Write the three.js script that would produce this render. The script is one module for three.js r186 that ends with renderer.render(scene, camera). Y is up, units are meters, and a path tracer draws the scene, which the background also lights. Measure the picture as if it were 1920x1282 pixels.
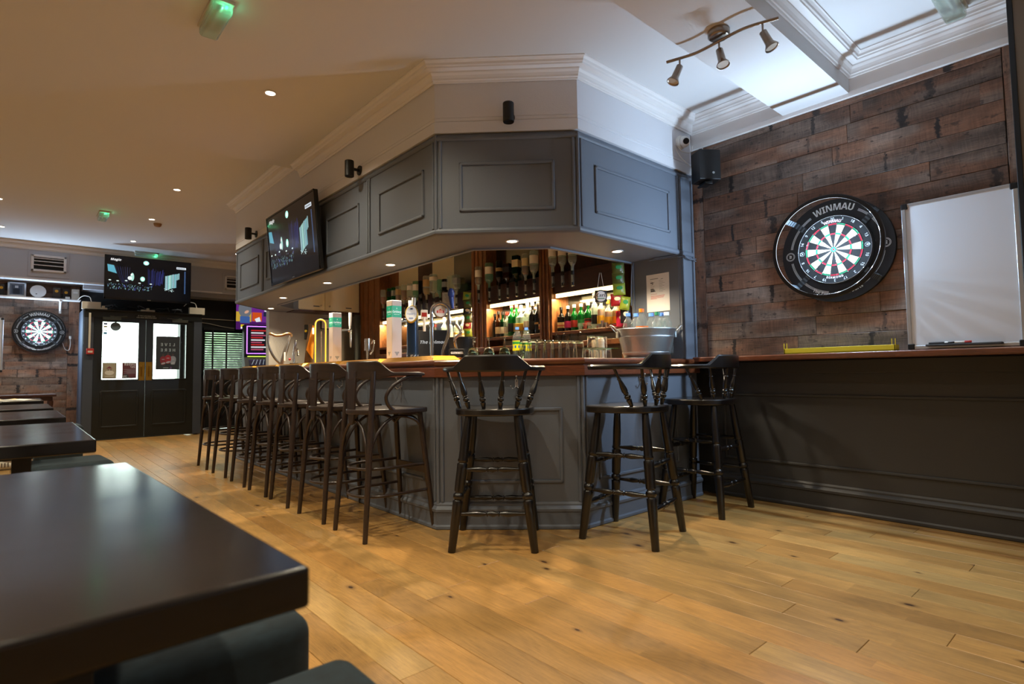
import * as THREE from 'three';
import { mergeGeometries, toCreasedNormals } from 'three/addons/utils/BufferGeometryUtils.js';
import { RoundedBoxGeometry } from 'three/addons/geometries/RoundedBoxGeometry.js';
import { RectAreaLightUniformsLib } from 'three/addons/lights/RectAreaLightUniformsLib.js';
import { MarchingCubes } from 'three/addons/objects/MarchingCubes.js';

// ------------------------------------------------------------------ camera, sky, exposure
const scene = new THREE.Scene();
const camera = new THREE.PerspectiveCamera(62.58, 1920 / 1282, 0.05, 120);
camera.position.set(0, 0.965, 0);
camera.rotation.order = 'YXZ';
camera.rotation.set(0.05459, -0.72279, -0.01477);
camera.focus = 4.2; camera.userData.fStop = 3.2;
scene.background = new THREE.Color().setRGB(7, 8.6, 7.9);      // bright overcast daylight outside the door and window
const renderer = new THREE.WebGLRenderer({ antialias: true });
renderer.toneMapping = THREE.LinearToneMapping;
renderer.toneMappingExposure = 1.0;
renderer.shadowMap.enabled = true;
RectAreaLightUniformsLib.init();
const WARM = new THREE.Color().setRGB(1, 0.88, 0.66), WARMWHITE = new THREE.Color().setRGB(1, 0.82, 0.58), STRIP = new THREE.Color().setRGB(1, 0.74, 0.4), COOL = new THREE.Color().setRGB(0.56, 0.76, 1);
const K_DOWN = 7.6, K_SOFFIT = 7, K_RING = 3.5, K_STRIP = 170;      // candela / candela / candela / nits

// ------------------------------------------------------------------ helpers
const V = (x, y, z) => new THREE.Vector3(x, y, z);
const PI = Math.PI;
function rngOf(s) { let a = s >>> 0; return () => { a = (a + 0x6D2B79F5) | 0; let t = Math.imul(a ^ (a >>> 15), 1 | a); t = (t + Math.imul(t ^ (t >>> 7), 61 | t)) ^ t; return ((t ^ (t >>> 14)) >>> 0) / 4294967296; }; }
const taken = {};
function numbered(n) { const k = taken[n] = (taken[n] ?? -1) + 1; return k ? `${n}_${String(k).padStart(3, '0')}` : n; }
const clean = (g) => { let r = g.index ? g.toNonIndexed() : g; for (const k of Object.keys(r.attributes)) if (!['position', 'normal', 'uv'].includes(k)) r.deleteAttribute(k); if (!r.attributes.normal) r.computeVertexNormals(); if (!r.attributes.uv) r.setAttribute('uv', new THREE.BufferAttribute(new Float32Array(r.attributes.position.count * 2), 2)); r.clearGroups(); return r; };
const mg = (...gs) => { const l = gs.flat(); return l.length === 1 ? clean(l[0]) : mergeGeometries(l.map(clean)); };
const at = (g, x = 0, y = 0, z = 0) => g.translate(x, y, z);
const rot = (g, x = 0, y = 0, z = 0) => { if (x) g.rotateX(x); if (y) g.rotateY(y); if (z) g.rotateZ(z); return g; };
const bx = (w, h, d, x = 0, y = 0, z = 0, r = 0) => at(r ? new RoundedBoxGeometry(w, h, d, 2, Math.min(r, w / 2.02, h / 2.02, d / 2.02)) : new THREE.BoxGeometry(w, h, d), x, y, z);
const b2 = (x0, x1, y0, y1, z0, z1, r = 0) => bx(Math.abs(x1 - x0), Math.abs(y1 - y0), Math.abs(z1 - z0), (x0 + x1) / 2, (y0 + y1) / 2, (z0 + z1) / 2, r);
const cyl = (r1, r2, h, s = 20, x = 0, y = 0, z = 0) => at(new THREE.CylinderGeometry(r1, r2, h, s), x, y, z);
const lathe = (pts, s = 20) => new THREE.LatheGeometry(pts.map(([r, y]) => new THREE.Vector2(r, y)), s);
const tube = (pts, r, n = 32, s = 8, closed = false) => new THREE.TubeGeometry(new THREE.CatmullRomCurve3(pts.map((p) => V(...p)), closed), n, r, s, closed);
const ext = (shape, depth, bevel = 0, seg = 12) => new THREE.ExtrudeGeometry(shape, { depth, bevelEnabled: bevel > 0, bevelSize: bevel, bevelThickness: bevel, bevelSegments: 2, curveSegments: seg });
const poly = (pts) => new THREE.Shape(pts.map(([x, y]) => new THREE.Vector2(x, y)));
function orient(g, a, b) { const d = V(...b).sub(V(...a)); g.applyQuaternion(new THREE.Quaternion().setFromUnitVectors(V(0, 1, 0), d.clone().normalize())); return g.translate(...a); }
function turned(a, b, prof, s = 12) { const L = V(...a).distanceTo(V(...b)); return orient(lathe(prof.map(([t, r]) => [r, t * L]), s), a, b); }
const stick = (a, b, r1, r2 = r1, s = 12) => turned(a, b, [[0, 0.0001], [0, r1], [1, r2], [1, 0.0001]], s);
// a profile [n, y] carried along a path [x, z] with mitred corners; n is measured out to the left (+1) or right (-1) of the path
function sweep(path, prof, side = 1, caps = true) {
  const N = path.length, dirs = [];
  for (let i = 0; i + 1 < N; i++) { const dx = path[i + 1][0] - path[i][0], dz = path[i + 1][1] - path[i][1], l = Math.hypot(dx, dz); dirs.push([dx / l, dz / l, l]); }
  const nor = dirs.map(([x, z]) => [side * z, -side * x]), mit = [];
  for (let i = 0; i < N; i++) { const a = nor[Math.max(0, i - 1)], b = nor[Math.min(N - 2, i)], k = 1 + a[0] * b[0] + a[1] * b[1]; mit.push([(a[0] + b[0]) / k, (a[1] + b[1]) / k]); }
  const pt = (i, j) => [path[i][0] + mit[i][0] * prof[j][0], prof[j][1], path[i][1] + mit[i][1] * prof[j][0]];
  const pos = [], uv = []; let u0 = 0;
  const cum = [0]; for (let j = 0; j < prof.length; j++) { const a = prof[j], b = prof[(j + 1) % prof.length]; cum.push(cum[j] + Math.hypot(a[0] - b[0], a[1] - b[1])); }
  for (let i = 0; i + 1 < N; i++) {
    const u1 = u0 + dirs[i][2];
    for (let j = 0; j < prof.length; j++) {
      const k = (j + 1) % prof.length, A = pt(i, j), B = pt(i + 1, j), C = pt(i + 1, k), D = pt(i, k);
      const q = side > 0 ? [A, B, C, A, C, D] : [A, C, B, A, D, C], w = [[u0, cum[j]], [u1, cum[j]], [u1, cum[j + 1]], [u0, cum[j + 1]]];
      const wi = side > 0 ? [0, 1, 2, 0, 2, 3] : [0, 2, 1, 0, 3, 2];
      q.forEach((p, t) => { pos.push(...p); uv.push(...w[wi[t]]); });
    }
    u0 = u1;
  }
  if (caps) for (const i of [0, N - 1]) for (const t of THREE.ShapeUtils.triangulateShape(prof.map(([a, b]) => new THREE.Vector2(a, b)), [])) for (const j of t) { pos.push(...pt(i, j)); uv.push(prof[j][0], prof[j][1]); }
  const g = new THREE.BufferGeometry();
  g.setAttribute('position', new THREE.Float32BufferAttribute(pos, 3)); g.setAttribute('uv', new THREE.Float32BufferAttribute(uv, 2)); g.computeVertexNormals();
  return g;
}
// uv in metres by the face's main direction; along = axis the grain follows
function muv(g, along = 'x', s = 1, off = 0) {
  const r = clean(g), p = r.attributes.position, n = r.attributes.normal, u = new Float32Array(p.count * 2), A = 'xyz'.indexOf(along);
  for (let t = 0; t < p.count; t += 3) {
    const q = [0, 1, 2].map((k) => Math.abs(n.getComponent(t, k) + n.getComponent(t + 1, k) + n.getComponent(t + 2, k))), m = q.indexOf(Math.max(...q)), o = [0, 1, 2].filter((k) => k !== m);
    const a = o.includes(A) ? A : o[0], b = o.find((k) => k !== a);
    for (let i = t; i < t + 3; i++) { u[2 * i] = (p.getComponent(i, a) + off) * s; u[2 * i + 1] = (p.getComponent(i, b) + off * 0.37) * s; }
  }
  r.setAttribute('uv', new THREE.BufferAttribute(u, 2)); return r;
}
function mesh(name, g, mat, parent) { const m = new THREE.Mesh(Array.isArray(g) ? mg(...g) : g, mat); m.name = name; m.castShadow = m.receiveShadow = true; if (parent) parent.add(m); return m; }
const part = mesh;
function tag(o, label, category, group) { o.userData.label = label; o.userData.category = category; if (group) o.userData.group = group; return o; }
function thing(name, label, category, p = [0, 0, 0], turn = 0, group) { const o = new THREE.Group(); o.name = numbered(name); scene.add(o); o.position.set(...p); o.rotation.y = turn; return tag(o, label, category, group); }
function solo(name, label, category, g, mat, group) { const m = mesh(numbered(name), g, mat, scene); return tag(m, label, category, group); }
function struct(name, g, mat) { const m = mesh(numbered(name), g, mat, scene); m.userData.kind = 'structure'; return m; }
function copyOf(o, label, p, turn) { const c = o.clone(); c.name = numbered(o.name.replace(/_\d{3}$/, '')); c.userData = { ...o.userData, label }; c.position.set(...p); if (turn !== undefined) c.rotation.y = turn; scene.add(c); return c; }
function point(parent, p, col, cd, radius = 1) { const l = new THREE.PointLight(col, cd, 0, 2); l.position.set(...p); l.castShadow = true; l.shadow.radius = radius; l.name = 'lamp_light'; parent.add(l); return l; }
function spot(parent, p, aim, col, cd, ang, pen, radius = 1) { const l = new THREE.SpotLight(col, cd, 0, ang, pen, 2); l.position.set(...p); l.target.position.set(...aim); l.target.name = 'aim'; l.castShadow = true; l.shadow.radius = radius; l.name = 'lamp_light'; parent.add(l); parent.add(l.target); return l; }
const ORD = ['first', 'second', 'third', 'fourth', 'fifth', 'sixth', 'seventh', 'eighth', 'ninth', 'tenth', 'eleventh', 'twelfth', 'thirteenth', 'fourteenth', 'fifteenth'];

// ------------------------------------------------------------------ textures
const lerp = (a, b, t) => a + (b - a) * t, clamp = (v, a = 0, b = 1) => Math.min(b, Math.max(a, v)), sm = (a, b, x) => { const t = clamp((x - a) / (b - a)); return t * t * (3 - 2 * t); };
const HASH = (() => { const r = rngOf(7), a = new Float32Array(65536); for (let i = 0; i < 65536; i++) a[i] = r(); return a; })();
const hs = (x, y) => HASH[((x & 255) | ((y & 255) << 8)) ^ 0];
function vn(x, y) { const xi = Math.floor(x), yi = Math.floor(y), fx = x - xi, fy = y - yi, u = fx * fx * (3 - 2 * fx), v = fy * fy * (3 - 2 * fy); return lerp(lerp(hs(xi, yi), hs(xi + 1, yi), u), lerp(hs(xi, yi + 1), hs(xi + 1, yi + 1), u), v); }
const fb = (x, y, o = 3) => { let s = 0, a = 0.5, t = 0; for (let i = 0; i < o; i++) { s += a * vn(x, y); t += a; x = x * 2.03 + 17.3; y = y * 2.03 + 9.1; a *= 0.5; } return s / t; };
function dataTex(w, h, f, srgb = true) {
  const d = new Uint8Array(w * h * 4);
  for (let y = 0; y < h; y++) for (let x = 0; x < w; x++) { const c = f(x, y), i = (y * w + x) * 4; d[i] = clamp(c[0], 0, 255); d[i + 1] = clamp(c[1], 0, 255); d[i + 2] = clamp(c[2], 0, 255); d[i + 3] = 255; }
  const t = new THREE.DataTexture(d, w, h); t.magFilter = THREE.LinearFilter; t.minFilter = THREE.LinearMipmapLinearFilter; t.generateMipmaps = true; t.wrapS = t.wrapT = THREE.RepeatWrapping; if (srgb) t.colorSpace = THREE.SRGBColorSpace; t.needsUpdate = true; return t;
}
function canvasTex(w, h, draw, bg) { const c = document.createElement('canvas'); c.width = w; c.height = h; const k = c.getContext('2d'); if (bg) { k.fillStyle = bg; k.fillRect(0, 0, w, h); } draw(k, w, h); const t = new THREE.CanvasTexture(c); t.colorSpace = THREE.SRGBColorSpace; t.magFilter = THREE.LinearFilter; return t; }
// oak floor: 14 plank strips, 2.4 m long
const OAKN = 14, oakTones = (() => { const r = rngOf(11); return Array.from({ length: OAKN }, () => [r(), r(), r() * 200, r()]); })();
const oakKnots = (() => { const r = rngOf(5), l = []; for (let s = 0; s < OAKN; s++) for (let k = 0; k < 2; k++) if (r() < 0.6) l.push([s, r() * 2048, r() * 110 + 18, 5 + r() * 8]); return l; })();
const oakTex = dataTex(2048, 2044, (x, y) => {
  const s = Math.min(OAKN - 1, Math.floor(y / 146)), v = y - s * 146, [t1, t2, o] = oakTones[s];
  const wob = fb(x * 0.004 + o, v * 0.012 + o, 2), ring = Math.sin((v * 0.11 + wob * 26 + Math.pow(fb(x * 0.0022 + o * 2, 3.3 + o, 2), 2) * 40) * 1.25);
  const fine = fb(x * 0.02 + o, v * 0.9 + o, 2), pore = vn(x * 0.045 + o * 3, v * 1.6), big = fb(x * 0.006 + o, v * 0.02 + 4, 2);
  let L = 0.88 + (t1 - 0.5) * 0.2 + ring * 0.02 + (fine - 0.5) * 0.22 + (big - 0.5) * 0.16 - (pore > 0.78 ? 0.07 : 0);
  let R = 193 * L, G = (149 + (t2 - 0.5) * 12) * L, B = (87 + (t2 - 0.5) * 16) * L;
  for (const [ks, kx, ky, kr] of oakKnots) if (ks === s) { const d = Math.hypot((x - kx) * 0.62, v - ky) / kr; if (d < 2.6) { const a = 1 - sm(0.5, 1.1, d) , b = (1 - sm(1, 2.6, d)) * 0.28; const m = clamp(a * 0.8 + b); R = lerp(R, 62, m); G = lerp(G, 40, m); B = lerp(B, 24, m); } }
  return [R, G, B];
});
// reclaimed cladding: 16 board strips, 2.4 m long, saw marks, nail holes and dark stain bars
const PALN = 16, palTone = (() => { const r = rngOf(21); return Array.from({ length: PALN }, () => [r(), r(), r() * 300]); })();
const palStain = (() => { const r = rngOf(33), l = []; for (let s = 0; s < PALN; s++) for (let k = 0; k < 4; k++) l.push([s, 150 + k * 500 + r() * 360, 8 + r() * 20, 0.15 + r() * 0.8, r() * 99]); return l; })();
const palTex = dataTex(2048, 2048, (x, y) => {
  const s = y >> 7, v = y & 127, [t1, t2, o] = palTone[s];
  const saw = vn(x * 0.22 + fb(x * 0.01, v * 0.02 + o) * 6, v * 0.012 + o), fine = fb(x * 0.02 + o, v * 0.7, 2), big = fb(x * 0.005 + o, v * 0.014 + 9, 3), gre = sm(0.34, 0.68, fb(x * 0.0035 + o * 1.7, v * 0.01 + 31, 2) + (t2 - 0.5) * 0.35);
  let L = 0.92 + (t1 - 0.5) * 0.3 + (saw - 0.5) * 0.16 + (fine - 0.5) * 0.42 + (big - 0.5) * 0.6;
  let R = lerp(122, 124, gre) * L, G = lerp(88, 106, gre) * L, B = lerp(68, 94, gre) * L, m = 0;
  for (const [ks, kx, kw, ka, ko] of palStain) if (ks === s && Math.abs(x - kx) < kw * 3) { const e = (fb(x * 0.06 + ko, v * 0.05 + ko, 3) - 0.5) * 2.6, d = Math.abs(x - kx) / kw + e * 0.7; m = Math.max(m, (1 - sm(0.3, 1.05, d)) * ka); if ((Math.hypot(x - kx, v - 22) < 4.5) || Math.hypot(x - kx - 6, v - 104) < 4.5) m = 1; }
  const sp = fb(x * 0.03 + o * 2, v * 0.045 + 50, 3); m = Math.max(m, sm(0.7, 0.84, sp) * 0.45);
  R = lerp(R, 26, m); G = lerp(G, 22, m); B = lerp(B, 21, m);
  return [R, G, B];
});
const mahT = (R, G, B) => dataTex(1024, 512, (x, y) => { const w = fb(x * 0.006, y * 0.02, 3), r = Math.sin((y * 0.06 + w * 14) * 2), f = fb(x * 0.02, y * 0.6, 2), p = vn(x * 0.05, y * 1.3) > 0.8 ? 0.9 : 1; const L = (0.9 + r * 0.07 + (f - 0.5) * 0.35 + (w - 0.5) * 0.3) * p; return [R * L, G * L, B * L]; });
const mahTex = mahT(118, 62, 33), goldTex = mahT(136, 84, 42);
const darkTex = dataTex(512, 512, (x, y) => { const w = fb(x * 0.008, y * 0.03, 3), f = fb(x * 0.02, y * 0.5, 2), L = 0.8 + (f - 0.5) * 0.5 + (w - 0.5) * 0.5; return [54 * L, 38 * L, 30 * L]; });
const plasterBump = dataTex(512, 512, (x, y) => { const v = (vn(x * 0.5, y * 0.5) * 0.5 + vn(x * 0.13, y * 0.13) * 0.5) * 255; return [v, v, v]; }, false);
const velvetTex = dataTex(512, 512, (x, y) => { const L = 0.75 + fb(x * 0.015, y * 0.02, 3) * 0.5 + (vn(x * 0.7, y * 0.7) - 0.5) * 0.12; return [26 * L, 40 * L, 47 * L]; });
const tableTex = dataTex(1024, 512, (x, y) => { const L = 0.8 + (fb(x * 0.02, y * 0.5, 2) - 0.5) * 0.5 + (fb(x * 0.01, y * 0.02, 3) - 0.5) * 0.3; return [30 * L, 27 * L, 27 * L]; });
const tableRough = dataTex(512, 512, (x, y) => { const v = 44 + (fb(x * 0.01, y * 0.012, 3) - 0.5) * 20 + (vn(x * 0.3, y * 0.3) - 0.5) * 6; return [v, v, v]; }, false);

// ------------------------------------------------------------------ materials
const mat = (c, rough = 0.6, o = {}) => new THREE.MeshStandardMaterial({ color: c, roughness: rough, ...o });
const phys = (c, rough, o) => new THREE.MeshPhysicalMaterial({ color: c, roughness: rough, ...o });
const rep = (t, x, y = x) => { const c = t.clone(); c.repeat.set(x, y); c.needsUpdate = true; return c; };
const glow = (c, k, o = {}) => new THREE.MeshStandardMaterial({ color: 0x111111, emissive: c, emissiveIntensity: k, roughness: 0.5, ...o });
const M = {
  oak: mat(0xffffff, 0.31, { map: oakTex, bumpMap: oakTex, bumpScale: 0.0006 }),
  pal: mat(0xffffff, 0.62, { map: palTex, bumpMap: palTex, bumpScale: 0.0015 }),
  mah: phys(0xffffff, 0.4, { map: rep(mahTex, 1, 3), clearcoat: 0.7, clearcoatRoughness: 0.16 }),
  mahV: phys(0xffffff, 0.45, { map: rep(goldTex, 1, 2), clearcoat: 0.4, clearcoatRoughness: 0.25 }),
  mahDark: phys(0x8a6a5c, 0.45, { map: rep(mahTex, 1, 2), clearcoat: 0.4, clearcoatRoughness: 0.25 }),
  bent: phys(0xffffff, 0.38, { map: rep(darkTex, 2, 2), clearcoat: 0.35, clearcoatRoughness: 0.25 }),
  spin: phys(0x4a3a36, 0.32, { map: rep(darkTex, 2, 2), clearcoat: 0.5, clearcoatRoughness: 0.16 }),
  grey: mat(0x666d78, 0.5, { bumpMap: rep(plasterBump, 4), bumpScale: 0.0004 }),
  dado: mat(0x3b3c3e, 0.45, { bumpMap: rep(plasterBump, 4), bumpScale: 0.0004 }),
  frieze: mat(0xdadade, 0.75, { bumpMap: rep(plasterBump, 3), bumpScale: 0.0005 }),
  white: mat(0xe2dedb, 0.6), ceil: mat(0xdadada, 0.9, { bumpMap: rep(plasterBump, 2), bumpScale: 0.0006 }),
  trim: mat(0xe9e6e4, 0.5), doorM: mat(0x121614, 0.4), blackWall: mat(0x17191b, 0.6), black: mat(0x0c0c0d, 0.45), blackGloss: mat(0x08080a, 0.16), rubber: mat(0x121212, 0.8),
  cream: mat(0xd9d2b4, 0.5), plastic: mat(0xe8e6e0, 0.35), offw: mat(0xcfc8b8, 0.5), paper: mat(0xf2efe8, 0.8),
  chrome: mat(0xdadde0, 0.12, { metalness: 1 }), steel: mat(0xb6b8ba, 0.3, { metalness: 1 }), nickel: mat(0x9b8f84, 0.32, { metalness: 1 }), galv: mat(0xb4bcc0, 0.34, { metalness: 0.95, bumpMap: rep(plasterBump, 1), bumpScale: 0.0006 }),
  brass: mat(0xd9a13c, 0.3, { metalness: 1, bumpMap: rep(plasterBump, 2), bumpScale: 0.0008 }), brassDull: mat(0x9a6f25, 0.42, { metalness: 0.9 }),
  velvet: phys(0xffffff, 0.85, { map: rep(velvetTex, 2), sheen: 0.6, sheenRoughness: 0.5, sheenColor: new THREE.Color(0x6f8c96) }),
  table: mat(0xffffff, 1, { map: tableTex, roughnessMap: tableRough }), tableEdge: mat(0x1d1613, 0.6),
  glass: phys(0xffffff, 0.03, { transmission: 1, thickness: 0, ior: 1.45 }), glassClear: phys(0xf6fbf9, 0.02, { transmission: 0.96, thickness: 0, ior: 1.5 }), tumbler: phys(0xffffff, 0.0, { transmission: 1, thickness: 0.003, ior: 1.5, attenuationColor: new THREE.Color(0xd8f0e6), attenuationDistance: 0.03 }),
  mirror: mat(0x6a6d6a, 0.12, { metalness: 1 }), yellow: mat(0xd8c02c, 0.5), yellowCap: mat(0xe8e02a, 0.5), blueCap: mat(0x5d8fe0, 0.4), orangeCap: mat(0xf07a1e, 0.4), greenCap: mat(0x2c7a5a, 0.4),
  board: mat(0xe4e7ec, 0.32), alu: mat(0xc6c9cc, 0.35, { metalness: 0.8 }), navy: mat(0x1d3350, 0.3, { metalness: 0.3 }), red: mat(0xb02a20, 0.5),
  spotOn: glow(0xfff0d8, 14), ledStrip: glow(0xffdc9a, 5), ringLed: glow(0xe6f2ff, 2.5), greenLed: glow(0x30ff90, 6), amberNeon: glow(0xffa51e, 3.2), pinkNeon: glow(0xc27bff, 2.2), redNeon: glow(0xff2a2a, 2), limeNeon: glow(0xd8ff58, 1.8),
};
const glassOf = (c, o = {}) => phys(c, 0.08, { transmission: 0.75, thickness: 0, ior: 1.45, ...o });

// ------------------------------------------------------------------ the room
const basis = (X, Y, Z, o) => new THREE.Matrix4().makeBasis(V(...X), V(...Y), V(...Z)).setPosition(...o);
// one board: length on x, width on y, face towards +z, edges eased
function boardGeo(L, w, t, c, u0, strip, N, flip = false) {
  const O = [[0, 0], [L, 0], [L, w], [0, w]], I = [[c, c], [L - c, c], [L - c, w - c], [c, w - c]], pos = [], uv = [];
  const put = (p) => { pos.push(...p); const s = flip ? L - p[0] : p[0]; uv.push(u0 + s / 2.4, (strip + 0.03 + clamp(p[1] / w) * 0.94) / N); };
  const quad = (a, b, d, e) => { for (const p of [a, b, d, a, d, e]) put(p); };
  quad(...I.map(([x, y]) => [x, y, 0]));
  for (let i = 0; i < 4; i++) { const j = (i + 1) % 4; quad([...O[i], -c], [...O[j], -c], [...I[j], 0], [...I[i], 0]); quad([...O[i], -t], [...O[j], -t], [...O[j], -c], [...O[i], -c]); }
  const g = new THREE.BufferGeometry(); g.setAttribute('position', new THREE.Float32BufferAttribute(pos, 3)); g.setAttribute('uv', new THREE.Float32BufferAttribute(uv, 2)); g.computeVertexNormals(); return g;
}
const floor = struct('floor', b2(-3.3, 4.3, -0.12, -0.018, -12.1, 2.6), M.oak);
{
  const r = rngOf(101), W = 0.1365, pins = { 1.89: -0.95, 2.163: -0.71, 2.3: -1.015, 2.4365: -0.515, 2.573: -1.135, 2.71: -1.365, 2.983: -1.444, 3.119: -1.13, 3.529: -1.3, 3.802: -1.53, 1.754: -2.27, 1.481: -2.155, 1.6175: -1.777, 1.208: -2.473, 1.0715: -1.973 };
  for (let k = -24; k <= 13; k++) {
    const x = 2.3 + W * k, pin = Object.entries(pins).find(([a]) => Math.abs(a - x) < 0.05), inside = x > 2.15;
    const far = inside ? (x > 2.6 ? -2.5 : -3.05) : -11.78;
    let z = (pin ? pin[1] : -0.6 - r() * 1.7) + 1.9;
    if (z > 1.2) z = 1.2;
    let first = true;
    while (z > far + 0.02) {
      let L = first && pin ? z - pin[1] : 1.15 + r() * 0.75; first = false;
      if (z - L < far + 0.25) L = z - far;
      const g = boardGeo(L - 0.0016, W - 0.0014, 0.018, 0.0013, r(), Math.floor(r() * OAKN), OAKN, r() < 0.5);
      g.applyMatrix4(basis([0, 0, 1], [1, 0, 0], [0, 1, 0], [x, 0, z - L])); part('floor_board', g, M.oak, floor); z -= L;
    }
  }
  const rest = muv(b2(-3.3, 2.3 - W * 24, -0.018, -0.001, -11.8, 2.5), 'z', 0.4167); part('floor_beyond', rest, M.oak, floor);
}
const P1 = [2.0, -2.985], P2 = [2.66, -2.355];
// ceiling: a lower front field, a higher one at the back, a boxed beam towards the right wall
struct('ceiling', b2(-3.3, 4.3, 2.95, 3.25, -5.36, 2.6), M.ceil);
struct('ceiling', b2(-3.3, 4.3, 3.08, 3.25, -12.1, -5.36), M.ceil);
struct('ceiling_beam', b2(-3.3, 4.02, 2.74, 2.95, -1.624, -1.205), M.ceil);
const crown = (yc) => [[0, yc - 0.112], [0.008, yc - 0.112], [0.011, yc - 0.1], [0.017, yc - 0.097], [0.019, yc - 0.085], [0.025, yc - 0.07], [0.036, yc - 0.057], [0.037, yc - 0.047], [0.075, yc - 0.046], [0.078, yc - 0.037], [0.085, yc - 0.033], [0.088, yc - 0.02], [0.098, yc - 0.01], [0.105, yc - 0.008], [0.105, yc], [0, yc]];
struct('trim_1', sweep([[4.012, -1.624], [4.012, -2.343], [P2[0] - 0.005, -2.343], [P1[0] - 0.012, P1[1] + 0.005], [1.988, -5.25]], crown(2.95)), M.trim);
struct('trim_2', sweep([[1.99, -5.362], [1.99, -7.35], [2.55, -7.91], [4.15, -7.91]], crown(3.08)), M.trim);
struct('trim_3', sweep([[4.012, 2.5], [4.012, -1.205], [-3.2, -1.205]], crown(2.95)), M.trim);
struct('trim_4', mg(b2(4.0, 4.03, 2.713, 2.752, -2.36, 2.5, 0.004), b2(4.012, 4.03, 2.75, 2.84, -2.36, 2.5)), M.trim);
// right wall: dark panelled dado, shelf, furred-out reclaimed boards
const wallRight = struct('wall_right', mg(b2(4.15, 4.32, -0.1, 3.2, -12.1, 2.6), b2(4.038, 4.15, 1.03, 2.95, -2.355, 2.6)), M.dado);
const skirt = (h = 0.17) => [[0, 0], [0.02, 0], [0.024, 0.006], [0.024, 0.02], [0.018, 0.03], [0.018, h - 0.062], [0.026, h - 0.055], [0.028, h - 0.04], [0.02, h - 0.03], [0.012, h - 0.022], [0.012, h - 0.012], [0.005, h], [0, h]];
struct('baseboard_right', sweep([[4.15, 2.5], [4.15, -2.36]], skirt(0.18)), M.dado);
{
  const beads = [];
  for (const [z0, z1] of [[-2.22, 0.25], [0.4, 2.3]]) { beads.push(b2(4.138, 4.152, 0.285, 0.305, z0, z1, 0.006), b2(4.138, 4.152, 0.765, 0.785, z0, z1, 0.006), b2(4.138, 4.152, 0.285, 0.785, z0, z0 + 0.02, 0.006), b2(4.138, 4.152, 0.285, 0.785, z1 - 0.02, z1, 0.006)); }
  part('panel_moulding', mg(beads), M.dado, wallRight);
  part('top_rail', b2(4.12, 4.152, 0.93, 1.021, -2.36, 2.5, 0.006), M.dado, wallRight);
  const r = rngOf(77), H = 0.1235;
  const end = boardGeo(1.645, 0.092, 0.018, 0.0015, 0.3, 5, PALN); end.applyMatrix4(basis([0, 1, 0], [0, 0, -1], [-1, 0, 0], [4.02, 1.066, -2.262])); part('wall_board', end, M.pal, wallRight);
  const end2 = boardGeo(1.645, 0.05, 0.018, 0.0015, 0.6, 9, PALN); end2.applyMatrix4(basis([0, 1, 0], [0, 0, -1], [-1, 0, 0], [4.02, 1.066, -0.405])); part('wall_board', end2, M.pal, wallRight);
  for (let k = 0; k < 14; k++) {
    const y = 1.066 + k * H, h = Math.min(H, 2.712 - y); if (h < 0.02) continue;
    let z = -2.26; const stop = -0.457;
    let L = 0.35 + r() * 0.75;
    while (z < stop - 0.01) {
      if (z + L > stop - 0.2) L = stop - z;
      const g = boardGeo(L - 0.002, h - 0.002, 0.018, 0.0016, r(), Math.floor(r() * PALN), PALN, r() < 0.5);
      g.applyMatrix4(basis([0, 0, 1], [0, 1, 0], [-1, 0, 0], [4.02 + (r() - 0.5) * 0.004, y, z])); part('wall_board', g, M.pal, wallRight);
      z += L; L = 0.6 + r() * 0.7;
    }
  }
}
struct('pilaster', mg(b2(3.9, 4.15, 0, 2.95, -0.395, -0.02)), mat(0x7d7060, 0.6));
struct('trim_5', b2(3.89, 3.92, 0, 2.95, -0.412, -0.388, 0.003), M.blackWall);
// back wall with the door lobby and the blind-covered window; left and front walls close the room
const wallBack = struct('wall_back', mg(b2(-3.3, 0.95, 0, 3.2, -12.0, -11.77), b2(2.25, 2.62, 0, 3.2, -12.0, -11.77), b2(3.72, 4.3, 0, 3.2, -12.0, -11.77), b2(0.95, 2.25, 2.0, 3.2, -12.0, -11.77), b2(2.62, 3.72, 1.86, 3.2, -12.0, -11.77), b2(2.62, 3.72, 0, 1.0, -12.0, -11.77)), M.blackWall);
{
  const r = rngOf(55), H = 0.1235;
  for (const [x, L, y] of [[0.63, 1.2, 0.02], [0.63, 1.28, 1.222]]) { const g = boardGeo(L, 0.14, 0.018, 0.0015, r(), 3, PALN); g.applyMatrix4(basis([0, 1, 0], [-1, 0, 0], [0, 0, 1], [x + 0.14, y, -11.75])); part('wall_board', g, M.pal, wallBack); }
  for (let k = 0; k < 21; k++) {
    let x = -0.9, L = 0.3 + r() * 0.6; const y = 0.02 + k * H; if (y > 2.52) break;
    while (x < 0.61) { if (x + L > 0.5) L = 0.628 - x; const g = boardGeo(L - 0.0015, H - 0.0015, 0.018, 0.0014, r(), Math.floor(r() * PALN), PALN, r() < 0.5); g.applyMatrix4(basis([1, 0, 0], [0, 1, 0], [0, 0, 1], [x, y, -11.75 + (r() - 0.5) * 0.004])); part('wall_board', g, M.pal, wallBack); x += L; L = 0.5 + r() * 0.6; }
  }
}
struct('wall_left', b2(-3.45, -3.3, 0, 3.2, -12.1, 2.6), M.white);
struct('wall_front', b2(-3.45, 4.32, 0, 3.2, 2.5, 2.65), M.white);
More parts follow.
